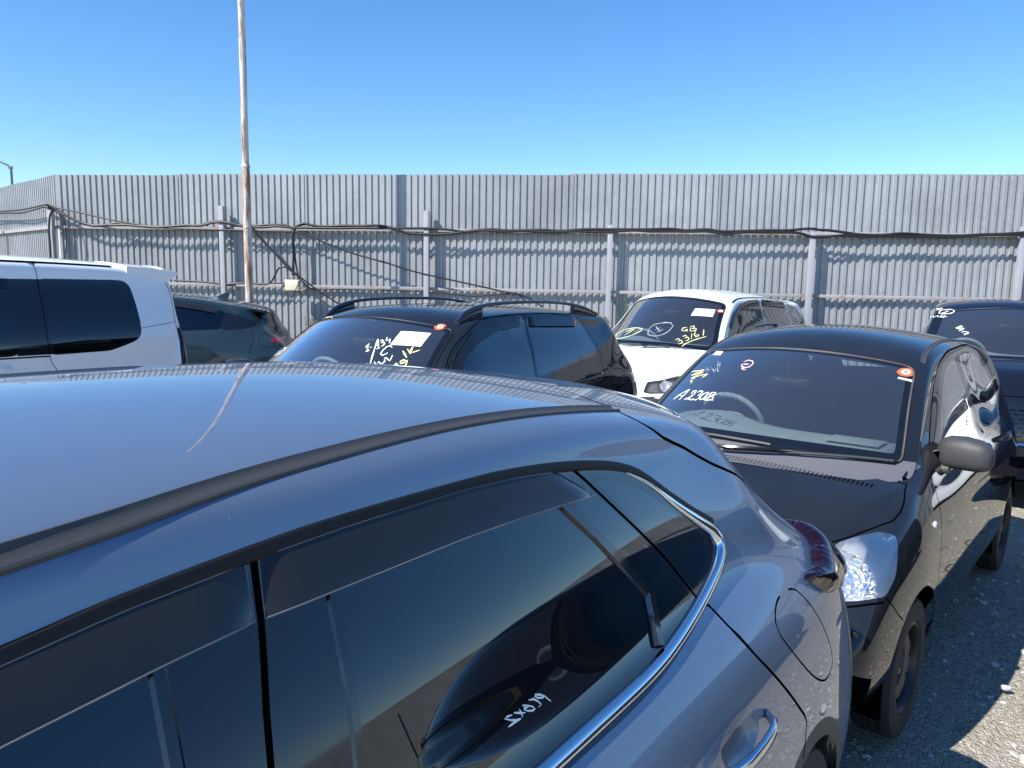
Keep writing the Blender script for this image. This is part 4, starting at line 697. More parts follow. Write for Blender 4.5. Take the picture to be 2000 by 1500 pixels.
        if wheel:
            a=R(24); c=np.array([xd-.12,-.36,dz-.045]); ex=np.array([0,1,0.]); ez=np.array([math.sin(a)*-1,0,math.cos(a)]); ez=np.array([math.sin(a),0,math.cos(a)]); n=np.cross(ex,ez)
            q=MB(); q.tube([c+.185*(math.cos(t)*ex+math.sin(t)*ez) for t in np.linspace(0,2*math.pi,37)],.0155,10,False)
            sw=s.put(q,'steering_wheel','dash',smooth=60)
            q=MB(); V,F=loft([(c+n*o,.085*w_,.07*w_,ex,ez,3) for o,w_ in ((-.03,.7),(-.012,1),(.02,.95),(.06,.5))]); q.add(V,F)
            for t in (0,math.pi,math.pi*1.5): d=math.cos(t)*ex+math.sin(t)*ez; q.tube([c+d*.06,c+d*.18],.014,8)
            s.put(q,'wheel_hub','trim',parent=s.root,smooth=50)
        def seat(x,y,w=.25,h=.60,mat=fab,hr=True,z0=.52):
            q=MB(); V,F=loft([(np.array([x+.02,y,z0]),w,.22,(0,1,0),(1,0,0),4),(np.array([x+.02,y,z0+.10]),w,.23,(0,1,0),(1,0,0),4),(np.array([x+.02,y,z0+.13]),w*.93,.20,(0,1,0),(1,0,0),4)]); q.add(V,F)
            sec=[]
            for t,ww,dd in ((0,.95,.07),(.2,1,.085),(.5,1,.08),(.75,.92,.07),(.92,.74,.06),(1,.5,.035)): sec.append((np.array([x-.20-.16*t,y,z0+.08+h*t]),w*ww,dd,(0,1,0),(1,0,.25),3.5))
            V,F=loft(sec); q.add(V,F)
            o=s.put(q,'seat',mat,smooth=50)
            if hr:
                q=MB(); c=np.array([x-.38,y,z0+.08+h+.10]); V,F=loft([(c+np.array([0,0,-.085]),.10,.045,(0,1,0),(1,0,0),3),(c+np.array([0,0,-.05]),.135,.055,(0,1,0),(1,0,0),3),(c+np.array([0,0,.04]),.125,.05,(0,1,0),(1,0,0),3),(c+np.array([0,0,.08]),.09,.035,(0,1,0),(1,0,0),3)]); q.add(V,F)
                q.tube([c+np.array([0,.05,-.08]),c+np.array([0,.05,-.17])],.006,6); q.tube([c+np.array([0,-.05,-.08]),c+np.array([0,-.05,-.17])],.006,6); s.put(q,'headrest',mat,smooth=50)
        for y in (-.37,.37): seat(xs,y)
        if rear:
            seat(xs-.85,0,w=W-.22,h=.55,mat=side2,hr=False)
            for y in (-.38,.38): q=MB(); c=np.array([xs-1.22,y,1.24]); V,F=loft([(c+np.array([0,0,-.09]),.10,.04,(0,1,0),(1,0,0),3),(c+np.array([0,0,.0]),.12,.045,(0,1,0),(1,0,0),3),(c+np.array([0,0,.07]),.09,.035,(0,1,0),(1,0,0),3)]); q.add(V,F); s.put(q,'headrest',side2,smooth=50)
        if mir:
            p,n=s.S.pn(np.array([s.hi+.32]),np.array([9.0])); c=p[0]-n[0]*.13; q=MB(); V,F=loft([(c+np.array([o,0,-.01]),.115*k_,.034*k_,(0,1,0),(.2,0,1),4) for o,k_ in((-.02,.9),(-.01,1),(.02,.95),(.035,.6))]); q.add(V,F); q.tube([c+np.array([.02,0,.02]),p[0]-n[0]*.01],.012,8); s.put(q,'rear_view_mirror','rubber',smooth=50)
    def mirror(s,x,y,z,k=1.,mat='plastic',sides=(1,-1),foot=.12):
        for sd in sides:
            q=MB(); sec=[]
            for t,a,b in ((0,.35,.45),(.06,.72,.78),(.2,.95,.97),(.5,1,1),(.78,.93,.92),(.93,.7,.72),(1,.32,.4)):
                sec.append((np.array([x+.045*t*k,(y+foot+.235*t*k)*sd,z+.010*math.sin(t*3)]),.075*a*k,.077*b*k,(1,0,.0),(0,0,1),2.9))
            V,F=loft(sec,24); q.add(V,F); h=s.put(q,'door_mirror',mat,smooth=55)
            q=MB(); V,F=loft([(np.array([x+.02,(y-.02)*sd,z-.075]),.045,.025,(1,0,0),(0,0,1),3),(np.array([x+.03,(y+foot+.06)*sd,z-.07]),.04,.022,(1,0,0),(0,0,1),3)]); q.add(V,F); f=s.put(q,'mirror_foot',mat,smooth=50)
            q=MB(); q.box((x-.075*k+.018,(y+foot+.125*k)*sd,z),(.004,.17*k,.12*k),bev=.001); s.put(q,'mirror_glass','chrome')
    def handle(s,x0,x1,z,mat,vr=(1,4),side=(1,-1)):
        uv=s.S.near(np.array([(x0+(x1-x0)*t,z) for t in np.linspace(0,1,9)]),'xz',vr=vr); p,n=s.S.pn(uv[:,0],uv[:,1])
        h=[.004,.03,.04,.043,.044,.043,.04,.03,.004]; w=[.010,.013,.014,.015,.015,.015,.014,.013,.010]
        for sd in side:
            q=MB(); sec=[(np.array([p[i][0],0,p[i][2]])+np.array([0,(p[i][1]+n[i][1]*h[i])*sd,n[i][2]*h[i]]),w[i],.008,(0,0,1),(0,1,0),2.6) for i in range(9)]; V,F=loft(sec,12); q.add(V,F); s.put(q,'door_handle',mat,smooth=60)
    def lamp(s,name,poly,bowl,mode='xz',vr=(1,8.5),depth=.06,r=.09,both=True,smooth=0,step=.015):
        """clear lens over a faceted reflector bowl; bowl=(x,y,z)"""
        uv=s.uv(rounded(poly,.025),mode,step,True,smooth,vr)
        b=s.S.near(np.array([bowl]),'xyz'); p,a,bb=s.S.ev(b[:,0],b[:,1]); nn=np.cross(bb,a)[0]; nn/=np.linalg.norm(nn); e1=np.cross(nn,[0,0,1.]); e1/=np.linalg.norm(e1); e2=np.cross(nn,e1)
        C=s.S.near(np.array([np.array(bowl)-((np.array(bowl)-p[0])@nn)*nn+r*(math.cos(t)*e1+math.sin(t)*e2) for t in np.linspace(0,2*math.pi,48,endpoint=False)]),'xyz')
        for i in range(len(C)):
            for _ in range(40):
                if inpoly(uv,np.array([C[i,0]]),np.array([C[i,1]]))[0]: break
                C[i]+=(b[0]-C[i])*.05
        s.region(name,C,'lens',both,'lamp'); s.region(name,uv,'lens',both,'lamp'); s.lamps.append((name,bowl,depth,r))
    lamps=()
    def finish_lamps(s):
        for name,bowl,depth,r in s.lamps:
            for o in s.parts.get(name,[]):
                me=o.data; v=np.array([p.co for p in me.vertices])+np.array([s.L/2,0,0]); f=[tuple(p.vertices) for p in me.polygons]; 
                sd=1 if v[:,1].mean()>0 else -1; uv=s.S.near(v,'xyz'); p,n=s.S.pn(uv[:,0],uv[:,1]); B=np.array([bowl[0],bowl[1]*sd,bowl[2]])
                dist=np.linalg.norm((p-B)-((p-B)*n).sum(1)[:,None]*n,axis=1); k=np.clip(1-(dist/r)**2,0,1)
                edge=s.edge_dist(me)
                d=np.minimum(edge*1.2,.022)+depth*np.sqrt(k); w=p-n*d[:,None]
                fc=np.array([dist[list(t)].mean()<r for t in f])
                for sel,nm,mt in ((fc,'reflector','reflector'),(~fc,'lamp_housing',s.lampmat)):
                    ff=[t for t,z in zip(f,sel) if z]
                    if not ff: continue
                    used=sorted({i for t in ff for i in t}); mp={a:b for b,a in enumerate(used)}; q=MB(); q.add(w[used],[tuple(mp[i] for i in t) for t in ff]); s.put(q,nm,mt,parent=o,smooth=50)
    def edge_dist(s,me):
        from collections import Counter
        c=Counter()
        for p in me.polygons:
            l=list(p.vertices)
            for a,b in zip(l,l[1:]+l[:1]): c[(min(a,b),max(a,b))]+=1
        bd={i for e,k in c.items() if k==1 for i in e}; P=np.array([v.co for v in me.vertices]); B=P[sorted(bd)]
        return np.array([np.sqrt(((B-p)**2).sum(1).min()) for p in P])
    def wiper(s,pts,arm,w=.018):
        """blade along pts, arm polyline; points are (y, z) on the screen"""
        uv=s.S.near(densify(pts,.03,smooth=1),'yz',ur=(9.5,13)); p,n=s.S.pn(uv[:,0],uv[:,1]); q=MB(); q.tube(p+n*.018,.007,6); b=s.put(q,'wiper_blade','plastic',smooth=50)
        q=MB(); uv=s.S.near(np.array(arm),'yz',ur=(9.5,13)); p2,n2=s.S.pn(uv[:,0],uv[:,1]); hh=np.linspace(.03,.042,len(arm)); q.tube(densify(p2+n2*hh[:,None],.03,smooth=1),.009,6); s.put(q,'wiper_arm','gloss',smooth=50)
    def oval(s,poly,name='inspection_sticker'):
        o=s.decal(poly,name,'orange',.0025); P=np.array(poly); c=P.mean(0); s.decal(c+(P-c)*.58,'sticker_ring','chalk',.004,parent=o); s.decal(c+(P-c)*.26,'sticker_mark','orange',.0055,parent=o)
TRIM_HALF=[(-.011,0),(-.009,.005),(-.004,.009),(.004,.009),(.009,.005),(.011,0)]
def base_car(name,label,cat,key,net,pnt,W,wheels,rw,win,screen,**k):
    """shared make-up of the parked cars; returns the Car before build()"""
    c=Car(name,label,cat,net,POSE[key] if isinstance(key,str) else key,pnt,k.get('du',.1),k.get('dv',.125)); c.seals=[]; c.lamps=[]; c.W=W; S=c.S
    for part,pts,mat in win: c.panel(part,pts,mat,seal=k.get('seal',.014))
    for P,b in c.seals: c.region('window_seal',P,'gloss',b)
    if screen: c.screen(*screen[:2],frit=k.get('frit',.04),bottom=k.get('bottom',.04))
    c.region('rear_window',densify(rounded([(3.4,6.9),(4.7,7.1),(4.7,10.9),(3.4,11.1)],.2,n=5),.12,closed=True),'privacy',False)
    for x in wheels: c.arch(x,rw+.01,rw+.055,k.get('lip',0))
    for g in k.get('gaps',[]): c.gap(g)
    c.xb=k['xb']; c.rw=rw; c.wx=wheels
    for sd in (1,-1):
        for x in wheels: c.wheel(x,sd,rw,.2,k.get('style','alloy'),W-.115); c.well(x,rw+.055,sd,W-.02)
    c.under(W)
    return c
# ================================================================ foreground crossover (blue-grey)
T=TR['suv']
c=Car('crossover_suv','blue grey metallic crossover with chrome window strip filling the foreground, seen over its roof','car',net_suv(),POSE['suv'],'suv',.05,.07); c.seals=[];c.lamps=[]; c.xb=3.6; c.W=.905; suv=c
top=[(3.2,1.16),(3.05,1.27),(2.85,1.375),(2.6,1.445),(2.346,1.467),(2.245,1.478),(2.084,1.488),(1.951,1.492),(1.724,1.490),(1.595,1.485),(1.436,1.469),(1.282,1.443),(1.187,1.412),(1.097,1.352),(1.022,1.304),(.93,1.25)]
c.panel('front_door_glass',[(2.24,1.125),(2.225,1.40),(2.245,1.455),(2.6,1.425),(2.82,1.35),(3.02,1.24),(3.22,1.095)],'privacy',round_=.012)
c.panel('rear_door_glass',[(2.062,1.118),(2.027,1.238),(2.0,1.418),(1.99,1.466),(1.73,1.470),(1.60,1.464),(1.465,1.450),(1.483,1.406),(1.355,1.269),(1.318,1.215),(1.350,1.138),(1.58,1.127)],'privacy',round_=.008)
c.panel('rear_door_quarter_glass',[(1.448,1.402),(1.322,1.262),(1.288,1.210),(1.310,1.143),(1.148,1.163),(1.205,1.250),(1.393,1.430)],'privacy',round_=.008)
c.panel('quarter_glass',[(1.355,1.430),(1.28,1.413),(1.20,1.383),(1.115,1.326),(1.03,1.265),(1.005,1.225),(1.06,1.187),(1.125,1.166),(1.182,1.250)],'privacy',round_=.014)
gh=s_uv=c.uv(top,'xz',.03,False,1); 
belt=c.uv([(.93,1.25),(.918,1.20),(.97,1.163),(1.087,1.137),(1.27,1.110),(1.447,1.094),(1.693,1.090),(2.1,1.085),(2.6,1.075),(3.1,1.058),(3.36,1.05),(3.2,1.16)],'xz',.03,False,1)
# door gaps run over the dark window surround
for P in (TR['suv']['gap_b'],): pass
c.gap([(2.087,1.492),(2.098,1.418),(2.133,1.287),(2.155,1.10),(2.17,.85),(2.15,.55),(2.12,.34)],w=.009)
c.gap([(1.435,1.475),(1.386,1.436),(1.193,1.244),(1.131,1.158),(1.099,1.131),(1.042,1.026),(.867,.848),(.812,.784),(.84,.71)],w=.008)
c.gap([(3.42,1.05),(3.40,.8),(3.36,.5),(3.34,.34)],w=.008)
c.region('window_surround',np.concatenate([gh,belt[1:-1]]),'frit')
f=T['fuel']; c.gap([(p[0],p[2]) for p in f],w=.0055,closed=True)
lp=[(.607,.815,1.048),(.50,.808,1.053),(.40,.775,1.085),(.36,.742,1.112),(.29,.64,1.11),(.24,.52,1.09),(.20,.44,1.05),(.19,.50,.985),(.22,.70,.955),(.27,.81,.955),(.372,.838,.965),(.481,.842,.972)]
c.region('tail_light',c.uv(rounded(lp,.02),'xyz',.02,True),'redlens')
c.region('handle_recess',c.uv([(1.21+.105*math.cos(t),.925+.048*math.sin(t)) for t in np.linspace(0,2*math.pi,28,endpoint=False)],'xz',.02,True,0,(1,4)),'suv')
g=T['gate']; gp=[(1.081,.505,1.523)]+[tuple(p) for p in g[1:]]; gl=[(.99,.0,1.545),(1.02,.25,1.54),(1.06,.42,1.53),(1.097,.53,1.518),(1.091,.58,1.502),(1.027,.615,1.46),(.943,.63,1.426),(.84,.655,1.37),(.70,.675,1.30),(.55,.70,1.20),(.42,.72,1.14)]
c.gap(gl,'xyz',w=.009,vr=(4,9))
c.region('rear_window',densify(rounded([(3.3,6.4),(4.62,6.9),(4.62,11.1),(3.3,11.6)],.2,n=5),.1,closed=True),'privacy',False)
c.screen(10.1,12.0,mat='ws')
for x in (.78,3.50): c.arch(x,.345,.355,.045)
c.build(interior=True,liner='trim')
# roof ditch moulding
uv=c.S.near(densify([tuple(p) for p in [(2.95,.60,1.46),(2.7,.60,1.51),(2.5,.598,1.53)]+[tuple(q) for q in T['ditch']]],.04,smooth=1),'xyz')
for o in c.sweep(uv,[(-.0165,-.0005),(-.0145,.0035),(-.011,.0045),(-.0095,.001),(.003,.0005),(.009,.003),(.0125,.0055),(.0155,.003),(.0165,-.0005)],'roof_moulding','plastic'): pass
# rubber line above the doors
uv=c.uv([(3.2,1.185)]+top[1:-1]+[(.95,1.265)],'xz',.03,False,1); c.sweep(uv,[(-.010,0),(-.007,.006),(.0,.0075),(.007,.006),(.010,0)],'door_rubber','rubber')
# bright window strip: starts thin above the quarter glass, sweeps round the tip and runs forward along the belt
ch=[(1.232,1.422),(1.15,1.382),(1.08,1.328),(1.01,1.281),(.958,1.246),(.944,1.212),(.985,1.180),(1.10,1.150),(1.25,1.126),(1.405,1.112),(1.64,1.107),(1.95,1.102),(2.4,1.092),(2.8,1.08),(3.2,1.063),(3.35,1.057)]
uv=c.uv(ch,'xz',.015,False,1,vr=(3,7)); n=len(uv); sc=[min(1,.12+i*.045) for i in range(n)]
c.sweep(uv,[(-.014,-.001),(-.0125,.006),(-.008,.0105),(0,.012),(.008,.0105),(.0125,.006),(.014,-.001)],'window_strip','chrome',scale=sc)
# dividing bars in the rear door window
c.sweep(c.uv([(1.495,1.422),(1.42,1.345),(1.355,1.269),(1.305,1.212)],'xz',.02,vr=(3,7)),[(-.010,0),(-.007,.006),(.007,.006),(.010,0)],'window_bar','gloss')
c.sweep(c.uv([(1.305,1.215),(1.316,1.175),(1.338,1.133)],'xz',.01,vr=(3,7)),[(-.012,0),(-.009,.010),(.009,.010),(.012,0)],'window_bar','gloss')
c.sweep(c.uv([(1.998,1.422),(2.012,1.32),(2.03,1.22),(2.062,1.118)],'xz',.02,vr=(3,7)),[(-.009,0),(-.006,.004),(.006,.004),(.009,0)],'window_bar','gloss')
c.sweep(c.uv([(2.220,1.412),(2.230,1.3),(2.24,1.115)],'xz',.02,vr=(3,7)),[(-.010,0),(-.006,.004),(.006,.004),(.010,0)],'window_bar','gloss')
# smoked rain visors, standing off the glass
def visor(c,topl,botl,ht,hb,mat='visor',name='rain_visor',edge=True):
    n=max(12,int(abs(topl[0][0]-topl[-1][0])/.03)); tp=densify(topl,.01); bt=densify(botl,.01)
    tp=tp[np.linspace(0,len(tp)-1,n).astype(int)]; bt=bt[np.linspace(0,len(bt)-1,n).astype(int)]; k=7; G=[]
    for j in range(k):
        t=j/(k-1); P=tp+(bt-tp)*t; uv=c.S.near(P,'xz',vr=(3,7.2)); p,nn=c.S.pn(uv[:,0],uv[:,1]); h=ht+(hb-ht)*math.sin(t*math.pi/2)
        e=np.ones(n); e[0]=e[-1]=.25; G.append(p+nn*(h*e)[:,None])
    for sd in (1,-1):
        q=MB(); V=[(p[0],p[1]*sd,p[2]) for g in G for p in g]; q.add(V,[(j*n+i,j*n+i+1,(j+1)*n+i+1,(j+1)*n+i) for j in range(k-1) for i in range(n-1)]); o=c.put(q,name,mat,smooth=60)
        if edge:
            q=MB(); q.tube([(p[0],p[1]*sd,p[2]) for p in G[-1]],.0011,6); c.put(q,'visor_edge','edge',parent=o,smooth=60)
            q=MB(); q.tube([(p[0],p[1]*sd,p[2]) for p in G[0]],.0009,6); c.put(q,'visor_edge','edge',parent=o,smooth=60)
            for ii in (0,-1): q=MB(); q.tube([(g[ii][0],g[ii][1]*sd,g[ii][2]) for g in G],.0009,6); c.put(q,'visor_edge','edge',parent=o,smooth=60)
M['edge']=simple('visor_rim',(.10,.105,.12),.2,coat=.5)
visor(c,[(2.082,1.482),(1.951,1.486),(1.727,1.485),(1.6,1.479),(1.47,1.466)],[(2.095,1.420),(1.93,1.421),(1.761,1.422),(1.639,1.419),(1.378,1.407)],.006,.018)
visor(c,[(2.98,1.285),(2.82,1.375),(2.6,1.437),(2.346,1.461),(2.245,1.472),(2.10,1.480)],[(2.92,1.235),(2.78,1.32),(2.6,1.372),(2.361,1.403),(2.213,1.415),(2.108,1.421)],.006,.018)
c.handle(1.07,1.34,.922,'handle'); c.handle(2.28,2.50,.925,'suv')
# raised red lamps
for o in list(c.parts.get('tail_light',[])):
    me=o.data; ed=c.edge_dist(me); uv=c.partuv[o.name]; p,nm=c.S.pn(uv[:,0],uv[:,1]); h=np.clip(ed/.045,0,1); h=.046*np.sqrt(1-(1-h)**2)*.9
    f=[tuple(q_.vertices) for q_ in me.polygons]; q=MB(); q.add(p+nm*h[:,None],f); c.put(q,'tail_light','redlens',smooth=75); bpy.data.objects.remove(o)
for o in list(c.parts.get('handle_recess',[])):
    me=o.data; ed=c.edge_dist(me); uv=c.partuv[o.name]; p,nm=c.S.pn(uv[:,0],uv[:,1]); h=np.clip(ed/.045,0,1); h=.030*h*h*(3-2*h); q=MB(); q.add(p-nm*h[:,None],[tuple(q_.vertices) for q_ in me.polygons]); c.put(q,'handle_recess','suv',smooth=75); bpy.data.objects.remove(o)
for sd in (1,-1):
    for x in (.78,3.50): c.wheel(x,sd,.335,.22,'alloy',.79); c.well(x,.36,sd,.89)
c.under(.9); c.strokes(T['reflected_strokes'],'reflected_writing','chalk',.0026,label='white mirrored handwriting, a reflection drawn as strokes on the rear door glass')  # reflection of another car's writing, drawn as white strokes on this glass
c.cabin(2.95,2.35,1.10,.90); c.mirror(3.05,.86,1.12,1.,'suv')
c.lamp('headlight',[(4.10,.84),(4.2,.90),(4.36,.90),(4.38,.80),(4.2,.78)],(4.3,.6,.84)) if 0 else None
# ================================================================ black hatchback
T=TR['hatch']
c=Car('hatchback','small black hatchback with A2308 written on its windscreen and plain black steel wheels','car',net_hatch(),POSE['hatch'],'black',.06,.09); c.seals=[];c.lamps=[]; c.xb=2.78; c.W=.832; hatch=c
c.panel('front_door_glass',[(2.32,1.0),(2.10,1.16),(1.90,1.29),(1.72,1.385),(1.55,1.425),(1.47,1.43),(1.44,1.01)],'side',round_=.02)
c.panel('rear_door_glass',[(1.34,1.01),(1.37,1.43),(1.15,1.44),(.92,1.425),(.80,1.36),(.70,1.14),(.78,1.04)],'side',round_=.03)
c.region('window_surround',c.uv(rounded([(2.52,.985),(2.20,1.14),(1.98,1.285),(1.76,1.41),(1.55,1.455),(1.15,1.468),(.88,1.45),(.75,1.37),(.655,1.13),(.74,1.015),(1.4,.985)],.03),'xz',.03,True),'gloss')
c.lamp('headlight',[(3.50,.60,.83),(3.306,.607,.858),(3.22,.655,.872),(3.141,.703,.880),(3.085,.752,.862),(3.11,.765,.83),(3.20,.785,.74),(3.298,.783,.695),(3.399,.721,.692),(3.47,.64,.69),(3.54,.53,.70),(3.545,.50,.78)],(3.40,.675,.765),'xyz',None,.055,.135)
c.screen(9.08,11.0,vin=.14,frit=.03,bottom=.05)
# cowl: charcoal plastic scuttle between glass and bonnet
cf=c.S.near(densify([(2.79,.645,.998),(2.80,.60,1.003),(2.86,.55,.998),(2.93,.40,1.008),(2.985,.22,1.016),(3.008,.04,1.02),(3.008,-.04,1.02),(2.985,-.22,1.016),(2.93,-.40,1.008),(2.86,-.55,.998),(2.80,-.60,1.003),(2.79,-.645,.998)],.03),'xyz')
bk=c.S.near(densify([(2.55,-.70,1.02),(2.70,-.50,1.06),(2.80,-.2,1.08),(2.80,.2,1.08),(2.70,.5,1.06),(2.55,.70,1.02)],.05),'xyz')
c.region('cowl_panel',np.concatenate([cf,bk]),'cowl',False)
def cowlmat():
    m,nt,b=_new('cowl_plastic'); b.inputs['Base Color'].default_value=(.11,.11,.125,1); b.inputs['Roughness'].default_value=.5; return m
M['cowl']=cowlmat()
c.gap([(2.79,.60,1.004),(2.77,.66,1.0),(2.775,.695,.985),(2.87,.725,.955),(2.971,.737,.925),(3.04,.73,.908),(3.10,.70,.893),(3.20,.655,.878),(3.304,.60,.862),(3.42,.48,.85),(3.49,.3,.838),(3.51,.0,.835)],'xyz',w=.007,vr=(3,9))
c.gap([(2.50,1.0),(2.545,.93),(2.60,.8),(2.632,.60),(2.635,.45),(2.62,.30)],w=.007); c.gap([(1.40,1.0),(1.405,.8),(1.39,.5),(1.37,.30)],w=.007); c.gap([(.72,1.05),(.80,.92),(.86,.80),(.93,.68),(1.05,.6)],w=.006)
c.gap([(2.36,1.10),(2.20,1.20),(1.98,1.34),(1.80,1.425),(1.60,1.468),(1.40,1.478),(1.1,1.48),(.86,1.46),(.72,1.38),(.64,1.2)],w=.010)
c.gap([(3.298,.785,.690),(3.289,.789,.682),(3.26,.801,.654),(3.20,.812,.60),(3.151,.818,.567)],'xyz',w=.006,vr=(1,6))
c.gap([(3.54,.52,.672),(3.47,.64,.668),(3.40,.715,.670),(3.31,.772,.676)],'xyz',w=.008,vr=(1,9))
c.region('lower_grille',c.uv([(3.62,.30,.44),(3.60,.46,.44),(3.55,.60,.42),(3.56,.52,.32),(3.60,.30,.30)],'xyz',.03,True),'gap'); c.region('fog_recess',c.uv([(3.46,.70,.46),(3.47,.68,.40),(3.44,.70,.30),(3.36,.74,.28),(3.38,.75,.42)],'xyz',.02,True),'gap')
for x in (.48,2.93): c.arch(x,.30,.325)
c.region('rear_window',densify(rounded([(3.4,6.4),(4.8,6.6),(4.8,11.4),(3.4,11.6)],.2,n=5),.1,closed=True),'side',False)
c.build(); c.finish_lamps()
uv=c.S.near(densify([(1.985,.566,1.435),(1.93,.556,1.458),(1.839,.547,1.478),(1.69,.535,1.494),(1.541,.53,1.50),(1.3,.53,1.505),(1.0,.535,1.495),(.75,.545,1.46),(.6,.55,1.43)],.04,smooth=1),'xyz')
c.sweep(uv,[(-.013,0),(-.010,.004),(-.005,.001),(.005,.001),(.010,.004),(.013,0)],'roof_moulding','plastic')
# windscreen surround, mottled brown rubber trim
M['brown']=simple('brown_rubber',(.11,.088,.08),.45,var=.25)
P=c.ws_uv; sel=P[(P[:,0]<10.95)]; 
i0=np.argmax(np.hypot(*(np.roll(P,-1,0)-P).T)*0+(P[:,0]>=10.95)); Q=np.roll(P,-int(np.nonzero(P[:,0]>=10.95)[0][len(np.nonzero(P[:,0]>=10.95)[0])//2]),0); Q=Q[Q[:,0]<10.95]
c.sweep(Q,[(-.006,0),(-.005,.004),(-.001,.0055),(.003,.004),(.006,0)],'windscreen_trim','brown',False,False)
c.wiper([(-.50,1.060),(-.33,1.074),(-.10,1.085),(.08,1.083),(.16,1.079)],[(-.62,1.02),(-.45,1.055),(-.28,1.08)])
c.wiper([(-.02,1.045),(.15,1.056),(.35,1.060),(.50,1.056),(.62,1.047)],[(-.30,1.03),(-.05,1.04),(.15,1.052),(.27,1.062)])
# cowl air slots: rows of small dark holes
q=MB()
for row in range(3):
    for i in range(42):
        y=-.10+.70*i/41; x0=3.0-.010-.013*row-(y*y)*.28-.0; uvp=c.S.near(np.array([[x0,y]]),'xy',ur=(11,13),vr=(4,14)); p,n=c.S.pn(uvp[:,0],uvp[:,1]); cc=p[0]+n[0]*.0015
        q.add([cc+np.array([a*.0045,b*.0052,0]) for a,b in ((-1,-1),(1,-.6),(1,1),(-1,.6))],[(0,1,2,3)])
c.put(q,'cowl_slots','gap',smooth=0)
uvp=c.S.near(np.array([[2.99,-.02,1.02]]),'xyz'); p,n=c.S.pn(uvp[:,0],uvp[:,1]); q=MB(); V,F=loft([(p[0]+n[0]*h,.016*k,.011*k,(0,1,0),(1,0,0),2.5) for h,k in((0,1),(.012,.8),(.02,.35))]); q.add(V,F); c.put(q,'washer_jet','plastic')
for nm,m_ in(('white','chalk'),('yellow','yellow'),('pink','pink'),('faint','faint')):
    src=T[nm]
    c.strokes(src,'windscreen_writing',m_,.0075 if nm!='faint' else .004)
c.oval(T['reg']); c.decal(T['small'],'small_white_label','paper'); c.decal(T['strip'],'sticker_strip','paper')
c.mirror(2.25,.715,1.055,.98,'plastic',foot=-.0); c.handle(1.46,1.64,.90,'black'); c.handle(.82,.98,.93,'black')
for sd in (1,-1):
    c.wheel(.48,sd,.285,.165,'steel',.73); c.wheel(2.93,sd,.285,.165,'steel',.73,steer=0); c.well(.48,.325,sd,.81); c.well(2.93,.325,sd,.81)
    uvp=c.S.near(np.array([[2.714,.832]]),'xz',vr=(1,5)); p,n=c.S.pn(uvp[:,0],uvp[:,1]); q=MB(); V,F=loft([(np.array([p[0][0],(p[0][1]+h)*sd,p[0][2]]),.020*k,.016*k,(1,0,0),(0,0,1),2.2) for h,k in((-.002,1),(.006,.95),(.011,.5))]); q.add(V,F); c.put(q,'side_indicator','indic',smooth=60)
    uvp=c.S.near(np.array([[3.455,.728,.585]]),'xyz'); p,n=c.S.pn(uvp[:,0],uvp[:,1]); q=MB(); V,F=loft([(np.array([p[0][0],p[0][1]*sd,p[0][2]])+np.array([n[0][0],n[0][1]*sd,n[0][2]])*h,.014*k,.014*k,(-n[0][1],n[0][0]*sd,0),(0,0,1),2) for h,k in((0,1),(.004,.9),(.006,.4))]); q.add(V,F); c.put(q,'parking_sensor','gloss',smooth=60)
q=MB(); V,F=loft([(np.array([1.40,-.40,1.525]),.05,.020,(1,0,0),(0,1,0),2.5),(np.array([1.42,-.40,1.552]),.035,.014,(1,0,0),(0,1,0),2.5),(np.array([1.43,-.40,1.568]),.016,.008,(1,0,0),(0,1,0),2.5)]); q.add(V,F); q.tube([(1.42,-.40,1.560),(1.55,-.415,1.563),(1.68,-.43,1.553)],[.008,.006,.005],6); c.put(q,'roof_aerial','gloss')
c.under(.83); c.hi=9; c.cabin(2.22,1.70,1.07,.83,'fabric','fabric')
q=MB(); q.box((2.42,.40,1.082),(.16,.24,.004),bev=.001); c.put(q,'dashboard_paper','dash')
# ================================================================ black crossover behind the roof
T=TR['cross']
c=base_car('crossover_suv','black crossover with roof rails and a white paper sheet behind its windscreen','car','cross',net_cross(),'black',.875,[.72,3.28],.32,
 [('front_door_glass',[(3.02,1.10),(2.92,1.22),(2.80,1.34),(2.585,1.455),(2.239,1.52),(1.90,1.54),(1.93,1.4),(2.0,1.12)],'side'),
  ('rear_door_glass',[(1.83,1.537),(1.08,1.507),(1.15,1.42),(1.25,1.195),(1.94,1.14),(1.87,1.35)],'privacy'),
  ('quarter_glass',[(1.05,1.497),(.99,1.46),(.89,1.265),(.905,1.222),(1.215,1.198),(1.12,1.42)],'privacy')],(10.1,12.0),xb=3.42,
 gaps=[[(1.865,1.56),(1.92,1.3),(1.985,1.1),(1.99,.7),(1.95,.35)],[(1.03,1.53),(.93,1.45),(.83,1.26),(.87,1.10),(.865,.93),(1.05,.66)],[(3.10,1.06),(3.09,.8),(3.02,.4)],
       [(.47,1.0),(.58,.995),(.645,.945),(.60,.875),(.47,.855),(.37,.89),(.36,.96),(.47,1.0)],[(3.06,1.14),(2.9,1.33),(2.64,1.475),(2.357,1.55),(1.7,1.57),(1.12,1.53)]],lip=.06)
c.region('tail_light',c.uv(rounded([(.42,.80,1.13),(.25,.79,1.13),(.10,.55,1.14),(.08,.55,1.0),(.2,.79,.98),(.40,.84,1.0)],.03),'xyz',.03,True),'redlens')
c.build(liner='trim'); cross=c
visor(c,[(2.90,1.265),(2.80,1.36),(2.60,1.475),(2.25,1.545),(1.91,1.558)],[(2.86,1.225),(2.76,1.31),(2.58,1.39),(2.25,1.465),(1.93,1.483)],.006,.018,edge=False); visor(c,[(1.82,1.553),(1.05,1.518)],[(1.84,1.475),(1.10,1.445)],.006,.018,edge=False)
